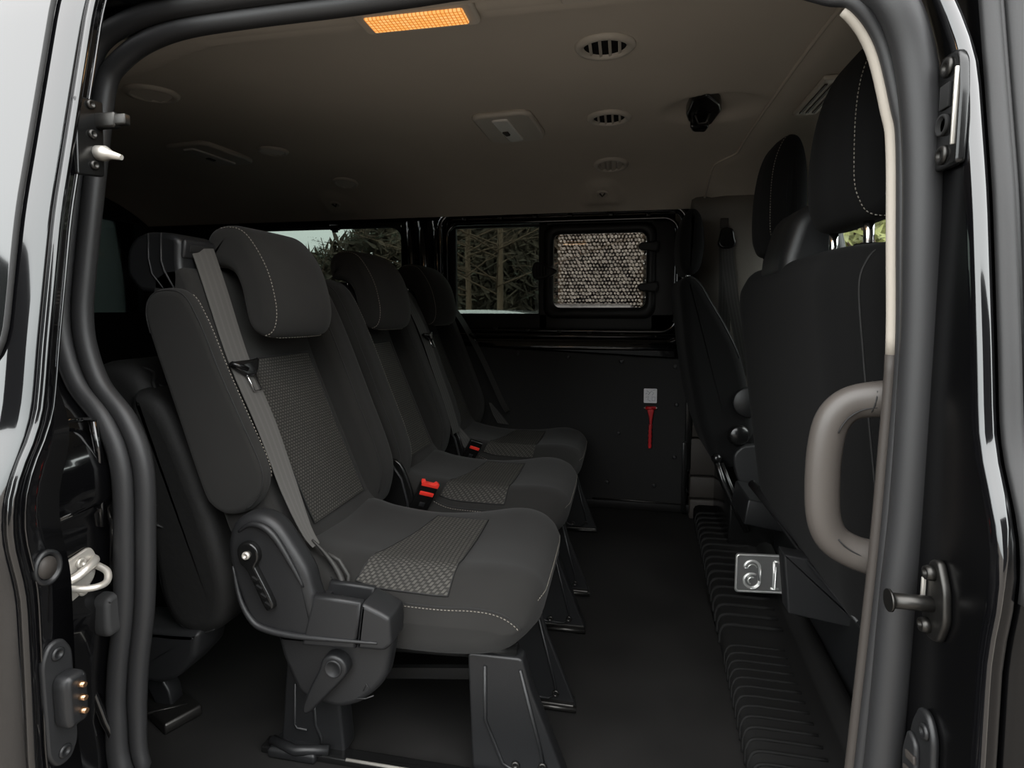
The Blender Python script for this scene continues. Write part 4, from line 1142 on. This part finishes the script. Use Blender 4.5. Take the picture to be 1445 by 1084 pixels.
g = G().puff([(.668, .497), (.690, .492), (.705, .520), (.703, .552), (.692, .583), (.676, .588), (.660, .560), (.656, .525)], .341, .350, .003, 'x', corner=.008, nr=2); p = mk('striker_plate', g, 'darksteel', t)
g = G().tube([(.345, .681, .535), (.325, .682, .535), (.300, .684, .534)], .0085, 16); g.tube([(.301, .684, .534), (.2985, .684, .534)], .0125, 20); mk('pin', g, 'darksteel', p)
for y, z in ((.683, .570), (.686, .508)):
    g = screw(G(), (.341, y, z), .0085, 'x-', .008); mk('plate_screw', g, 'darksteel', p)
g = G().box((.338, .694, .545), (.004, .004, .03), b=.001); mk('edge_strip', g, 'steel', p, label='bare metal edge')
t = empty('contact_pad', (.349, .68, .27), 'black rounded contact pad with pale pads, low on the front pillar', 'contact plate')
g = G().puff([(.664, .28), (.705, .28), (.712, .31), (.710, .375), (.694, .408), (.676, .408), (.662, .39), (.658, .33)], .341, .350, .004, 'x', corner=.014, nr=2); p = mk('pad_plate', g, 'plastic', t)
g = G().puff([(.676, .27), (.708, .27), (.712, .34), (.703, .372), (.684, .365)], .335, .342, .003, 'x', corner=.008, nr=2); mk('raised_pad', g, 'plasticg', p)
for k in range(3):
    g = G().box((.3345, .690 + .003 * k, .345 - .020 * k), (.003, .020, .009), Matrix.Rotation(math.radians(-15), 3, 'X'), b=.001); mk('contact_face', g, 'taupe', p)
g = screw(G(), (.341, .676, .388), .009, 'x-', .004); mk('plate_screw', g, 'plastic', p)
g = G().puff([(.7385, 1.052), (.7455, 1.054), (.747, 1.072), (.7445, 1.082), (.7415, 1.084), (.7405, 1.070)], .344, .3520, .001, 'x', nr=1)
mk('sealant_chip', g, mat('ochre_sealant', (.62, .40, .20), .7), None, 'chipped ochre sealant patch beside the pillar guide plate', 'sealant')
# sliding door edge
t = empty('guide_pins', (XD, .66, 1.06), 'two metal guide pins sticking out of the sliding door edge', 'guide pin')
g = G().puff([(.628, 1.035), (.668, 1.04), (.672, 1.14), (.632, 1.135)], XD - .002, XD + .006, .002, 'x', corner=.004, nr=2); p = mk('pin_plate', g, 'blackgloss', t)
g = G().box((XD + .018, .664, 1.112), (.035, .012, .020), b=.003); g.box((XD + .042, .664, 1.112), (.018, .010, .014), b=.002); mk('square_pin', g, 'darksteel', p)
g = G().tube([(XD + .004, .660, 1.070), (XD + .016, .661, 1.069), (XD + .024, .661, 1.067), (XD + .040, .662, 1.063)], [.010, .010, .006, .0035], 14); mk('round_pin', g, 'steel', p, label='bare steel pointed pin')
for z in (1.13, 1.092, 1.052):
    g = screw(G(), (XD + .006, .652, z), .006, 'x+', .004); mk('plate_screw', g, 'darksteel', p)
t = empty('contact_block', (XD, .555, .28), 'black oval contact block with three copper tips on the sliding door edge', 'contact plate')
g = G().puff([(.537, .30), (.548, .280), (.566, .280), (.577, .30), (.577, .425), (.566, .445), (.548, .445), (.537, .425)], XD - .002, XD + .006, .003, 'x', corner=.010, nr=2); p = mk('block_plate', g, 'plasticg', t)
g = G().puff([(.548, .335), (.572, .335), (.575, .345), (.575, .395), (.570, .402), (.550, .402), (.546, .392), (.546, .345)], XD + .004, XD + .030, .006, 'x', corner=.005, nr=3); b = mk('block_body', g, 'plastic', p)
for k in range(3):
    g = G().tube([(XD + .028, .563, .387 - .0175 * k), (XD + .038, .563, .387 - .0175 * k)], [.0042, .0032], 10); mk('contact_tip', g, 'brass', b, label='copper contact tip')
for z in (.428, .297):
    g = screw(G(), (XD + .006, .557, z), .0085, 'x+', .003); mk('plate_screw', g, 'plastic', p)
# body jamb behind the door
t = empty('latch_striker', (-.805, .69, .42), 'bright zinc latch striker loop bolted to the rear door jamb', 'striker')
g = G().puff([(.652, .418), (.700, .432), (.714, .448), (.716, .482), (.708, .496), (.652, .484)], -.810, -.804, .002, 'x', corner=.008, nr=2); p = mk('striker_plate', g, 'steel', t)
g = G().tube(cr([(-.806, .662, .452), (-.786, .668, .448), (-.772, .684, .445), (-.770, .700, .446), (-.780, .711, .456), (-.800, .712, .464)], 5, False), .0052, 12); mk('striker_loop', g, 'steel', p)
g = G().tube(cr([(-.804, .655, .462), (-.796, .672, .462), (-.792, .690, .470), (-.797, .706, .474), (-.806, .712, .474)], 4, False), .007, 10); mk('pressed_cup', g, 'steel', p)
for z in (.477, .434):
    g = screw(G(), (-.804, .690, z), .0085, 'x+', .004); mk('plate_screw', g, 'steel', p)
g = G().puff([(.712, .345), (.736, .345), (.739, .36), (.739, .405), (.732, .412), (.715, .410), (.709, .40), (.708, .36)], -.815, -.784, .008, 'x', corner=.008, nr=4)
mk('bump_stop', g, 'rubberlight', None, 'grey rubber bump stop on the rear door jamb below the striker', 'bump stop')

# ================================================================== OUTSIDE
GZ = -.58
gm = mat('wet_gravel', (.145, .128, .110), .85, bump=(45, .9, .02), var=(60, .55))
g = G().grid(lambda u, v: (-45 + 90 * u, -45 + 110 * v, GZ + .03 * math.sin(u * 37) * math.cos(v * 31)), 40, 40); struct('ground', g, gm)
bark = mat('pine_bark', (.085, .055, .038), .95, bump=(20, .8, .03), var=(9, .4))
twig = mat('bare_twig', (.150, .105, .070), .95)
needle = mat('pine_needles', (.026, .034, .018), .8, var=(2, .4))
leafm = mat('spring_foliage', (.16, .16, .050), .7, var=(3, .35))
def tree_mesh(seed, h, conifer, m):
    rnd = random.Random(seed); tr = G(); lf = G()
    pts = [(rnd.uniform(-.08, .08) * k, rnd.uniform(-.08, .08) * k, h * k / 6) for k in range(7)]
    tr.tube(pts, [(.13 if conifer else .075) * (1 - k / 7.5) for k in range(7)], 8)
    nb = 70 if conifer else 46
    for i in range(nb):
        f = rnd.uniform(.16 if conifer else .2, .98); a = rnd.uniform(0, 2 * PI); L = (h * .24 * (1.1 - f) + .35) * rnd.uniform(.7, 1.1) * (1 if conifer else 1.25)
        base = Vector((0, 0, f * h)); up = rnd.uniform(-.25, .15) if conifer else rnd.uniform(.15, .75)
        d = Vector((math.cos(a), math.sin(a), up)).normalized(); mid = base + d * L * .5 + Vector((0, 0, rnd.uniform(-.1, .1))); tip = base + d * L + Vector((0, 0, rnd.uniform(-.2, .1)))
        tr.tube([base, mid, tip], [.026, .015, .005] if conifer else [.017, .010, .004], 5)
        if conifer or m == 'leaf':
            for j in range(34 if conifer else 60):
                q = rnd.uniform(.2, 1.05); c = base.lerp(tip, q) + Vector((rnd.gauss(0, .13), rnd.gauss(0, .13), rnd.gauss(0, .10)))
                u = Vector((rnd.gauss(0, 1), rnd.gauss(0, 1), rnd.gauss(0, .6))).normalized(); w = u.orthogonal().normalized(); s = rnd.uniform(.05, .13) if conifer else rnd.uniform(.06, .11)
                k = .22 if conifer else .6
                lf.add([c - u * s - w * s * k, c + u * s, c - u * s + w * s * k], [(0, 1, 2)], False)
        else:
            for j in range(12):
                q = rnd.uniform(.25, 1); c = base.lerp(tip, q); e = c + Vector((rnd.gauss(0, .35), rnd.gauss(0, .35), rnd.uniform(-.05, .45))) * .8
                tr.tube([c, (c + e) / 2 + Vector((0, 0, .03)), e], [.007, .005, .003], 4)
    return tr, lf
def shift(g, d): g.v = [(v[0] + d[0], v[1] + d[1], v[2] + d[2]) for v in g.v]; return g
protos = {}
def tree(kind, x, y, label, rz=0., sc_=1., group=None):
    name = {'pine': 'pine_tree', 'bare': 'bare_tree', 'leaf': 'leafy_tree'}[kind[:4].rstrip('0123456789')]
    if kind not in protos:
        seed = sum(map(ord, kind)); h = {'pine': 9.0, 'bare': 8.5, 'leaf': 5.0}[kind[:4].rstrip('0123456789')]
        tr, lf = tree_mesh(seed, h, kind.startswith('pine'), 'leaf' if kind.startswith('leaf') else '')
        e = empty(name, (0, 0, 0), label, 'tree', group)
        a = mk('trunk', tr, bark if not kind.startswith('bare') else twig, e); ch = [a]
        if lf.v: ch.append(mk('crown', lf, needle if kind.startswith('pine') else leafm, e))
        protos[kind] = (e, ch)
        r = e
    else:
        e, ch = protos[kind]
        r = e.copy(); COL.objects.link(r); r['label'] = label
        for c in ch:
            k = c.copy(); COL.objects.link(k); k.parent = r
    r.location = (x, y, GZ); r.rotation_euler = (0, 0, rz); r.scale = (sc_,) * 3
    return r
TG = 'trees beyond the far windows'
for k, (kind, x, y, label, rz, q) in enumerate([
    ('pineA', -9.15, 18.6, 'pointed pine at the right in the rear side window', 0, .50),
    ('pineB', -10.4, 18.4, 'smaller pointed pine at the middle of the rear side window', 1.4, .44),
    ('bareA', -3.36, 12.0, 'bare reddish trunk left of centre in the fixed pane', 0, 1.),
    ('bareB', -2.42, 10.8, 'bare tree trunk right of centre in the fixed pane', .5, 1.),
    ('pineB', -1.5, 15.2, 'dark pine at the right behind the bare trunks in the fixed pane', .7, .8),
    ('pineA', -5.4, 14.6, 'dark pine behind the bare trunks at the left of the fixed pane', 2.1, .95),
    ('bareA', 1.9, 12.9, 'bare tree at the right edge of the hopper pane', 1.9, .85),
    ('pineB', 2.2, 16.4, 'dark pine behind the log stack', 2.6, .9),
    ('leafA', 3.25, 8.6, 'yellow green tree seen between the front headrests', 0, 1.2),
    ('leafA', 5.2, 11.6, 'yellow green tree seen right of the headrest posts', 1.3, 1.3),
    ('leafA', 5.9, 15.6, 'yellow green tree behind the other two, seen past the front headrest posts', 2.3, 1.3)]):
    tree(kind, x, y, label, rz, q, TG)
# tangled undergrowth closing the wood behind the trunks
rnd = random.Random(11); g = G()
for i in range(25000):
    x = rnd.uniform(-17., 4.5) if i < 15000 else rnd.uniform(-8., -2.5); y = rnd.uniform(19.6, 22.)
    hmax = interp([(-17, 2.6), (-12.2, 3.2), (-11.3, 3.7), (-9.6, 4.5), (-8.4, 5.0), (-7, 7.), (-4.4, 7.), (-3.6, 5.2), (5, 6.5)], x) + rnd.uniform(-.3, .3)
    z = GZ + rnd.uniform(0, 1) * hmax; L_ = rnd.uniform(.35, .8)
    u = Vector((rnd.gauss(0, .6), rnd.gauss(0, .4), rnd.gauss(.25, .8))).normalized(); w_ = u.orthogonal().normalized() * rnd.uniform(.03, .10); c = Vector((x, y, z))
    g.add([c - w_, c + u * L_, c + w_, c - u * L_ * .4], [(0, 1, 2, 3)], False)
mk('undergrowth', g, mat('tangled_undergrowth', (.070, .058, .040), .95, var=(.8, .5)), None, 'dark tangled undergrowth closing off the wood behind the trunks', 'undergrowth', kind='stuff')
# unseen dark wall added behind the viewer to darken reflections in glass and paint
g = G().box((3.9, -6.5, GZ + 2.1), (12.0, .3, 4.2)); struct('wall_unseen_blocker', g, mat('dark_blocker', (.012, .012, .012), .9))

# stack of split logs with pale ends
logm = mat('log_ends', (.56, .52, .47), .85, var=(18, .45)); rnd = random.Random(3)
g = G()
for i in range(24):
    for j in range(46):
        x = -1.345 + i * .0725 + (j % 2) * .036 + rnd.uniform(-.006, .006); z = GZ + .05 + j * .0725 + rnd.uniform(-.006, .006)
        r = rnd.uniform(.020, .034); el = rnd.uniform(.8, 1.4); yy = 12.0 + rnd.uniform(-.05, .05)
        g.tube([(x, yy, z), (x, yy + .4, z)], r, 6, ell=(1, el))
lg = mk('log_stack', g, logm, None, 'tall stack of pale split logs seen through the hopper pane', 'log stack', kind='stuff')
g = G().box((-.51, 12.48, GZ + 1.62), (1.80, .08, 3.24)); mk('log_rack', g, twig, None, 'dark wooden rack behind the log stack', 'rack')

# parked cars
def car(x, y, label, paintm, s=1., rz=0.):
    t = empty('parked_car', (x, y, GZ), label, 'car', 'parked cars outside the far windows')
    body = [(-2.1, .35), (-2.15, .62), (-2.05, .80), (-1.2, .88), (-.85, .93), (1.55, .96), (2.0, .90), (2.12, .60), (2.1, .35), (1.6, .22), (-1.6, .22)]
    roof = [(-.95, .90), (-.50, 1.18), (-.05, 1.38), (.35, 1.44), (1.0, 1.42), (1.55, 1.22), (1.85, .92), (.4, .86)]
    R = Matrix.Rotation(rz, 4, 'Z')
    def T(g): g.v = [tuple(R @ Vector((v[0] * s, v[1] * s, v[2] * s)) + Vector((x, y, GZ))) for v in g.v]; return g
    b = mk('car_body', T(G().puff(body, -.86, .86, .14, 'y', smooth=4, nr=5)), paintm, t)
    mk('roof', T(G().puff(roof, -.68, .68, .12, 'y', smooth=4, nr=5)), paintm, t)
    for sd in (-.69, .69):
        mk('side_window', T(G().puff([(-.70, .95), (-.15, 1.28), (.40, 1.36), (.95, 1.34), (1.45, 1.15), (1.55, .96)], sd - .012, sd + .012, .006, 'y', smooth=2)), M['doorglass'], t)
    for wx in (-1.35, 1.35):
        for sd in (-.80, .80):
            w = mk('wheel', T(G().lathe([(.0001, -.09), (.20, -.09), (.30, -.10), (.32, -.06), (.32, .06), (.30, .10), (.20, .09), (.0001, .09)], 24, Matrix.Translation((wx, sd, .32)) @ Matrix.Rotation(PI / 2, 4, 'X'))), M['rubber'], t)
    return t
silver = mat('silver_car_paint', (.42, .45, .46), .25, metal=.4, coat=1.)
car(-1.75, 4.9, 'silver parked car whose roof shows along the bottom of the fixed pane', silver, 1.)
car(-5.4, 6.9, 'second silver parked car behind the first, at the left of the fixed pane', silver, 1.06, .1)
car(-.55, 8.35, 'dark car roof in front of the log stack', mat('dark_car_paint', (.02, .02, .022), .4, coat=.5), 1.07, PI / 2)

# ================================================================== LIGHT, CAMERA
w = bpy.data.worlds.new('overcast'); S.world = w; w.use_nodes = True
nt = w.node_tree; nt.nodes.clear(); N = nt.nodes.new; L = nt.links.new
o = N('ShaderNodeOutputWorld'); bg = N('ShaderNodeBackground'); L(bg.outputs[0], o.inputs[0])
tc = N('ShaderNodeTexCoord'); sp = N('ShaderNodeSeparateXYZ'); L(tc.outputs['Generated'], sp.inputs[0])
cr_ = N('ShaderNodeValToRGB'); L(sp.outputs['Z'], cr_.inputs[0])
el = cr_.color_ramp.elements
el[0].position = 0.; el[0].color = (.62, .66, .66, 1); el[1].position = .7; el[1].color = (1., 1.0, 1.0, 1)
ne = el.new(.15); ne.color = (.80, .84, .84, 1)
L(cr_.outputs[0], bg.inputs['Color']); bg.inputs['Strength'].default_value = SKY

la = bpy.data.lights.new('entry_lamp_glow', 'AREA'); la.shape = 'RECTANGLE'; la.size = .16; la.size_y = .04; la.energy = .25; la.color = (1., .60, .28)
lo = bpy.data.objects.new('entry_lamp_glow', la); COL.objects.link(lo); lo.location = (-.352, .950, 1.330)

f = 800.; ph = math.radians(5.1); th = math.atan(157.5 * math.cos(ph) / f)
cam = bpy.data.cameras.new('camera'); co = bpy.data.objects.new('camera', cam); COL.objects.link(co)
cam.sensor_fit = 'HORIZONTAL'; cam.sensor_width = 36.; cam.lens = f * 36. / 1445.
cam.shift_x = 0.; cam.shift_y = -(542. - (438. + f * math.tan(ph))) / 1445.
cam.clip_start = .02; cam.clip_end = 400.
co.location = (0, 0, .86); co.rotation_euler = (PI / 2 - ph, 0, th)
S.camera = co
S.view_settings.view_transform = 'Standard'; S.view_settings.look = 'None'; S.view_settings.gamma = 1.
S.view_settings.use_curve_mapping = False; S.view_settings.exposure = EXPO
S.render.film_transparent = False
S.cycles.max_bounces = 10; S.cycles.diffuse_bounces = 5; S.cycles.transparent_max_bounces = 16
S.cycles.caustics_reflective = False; S.cycles.caustics_refractive = False
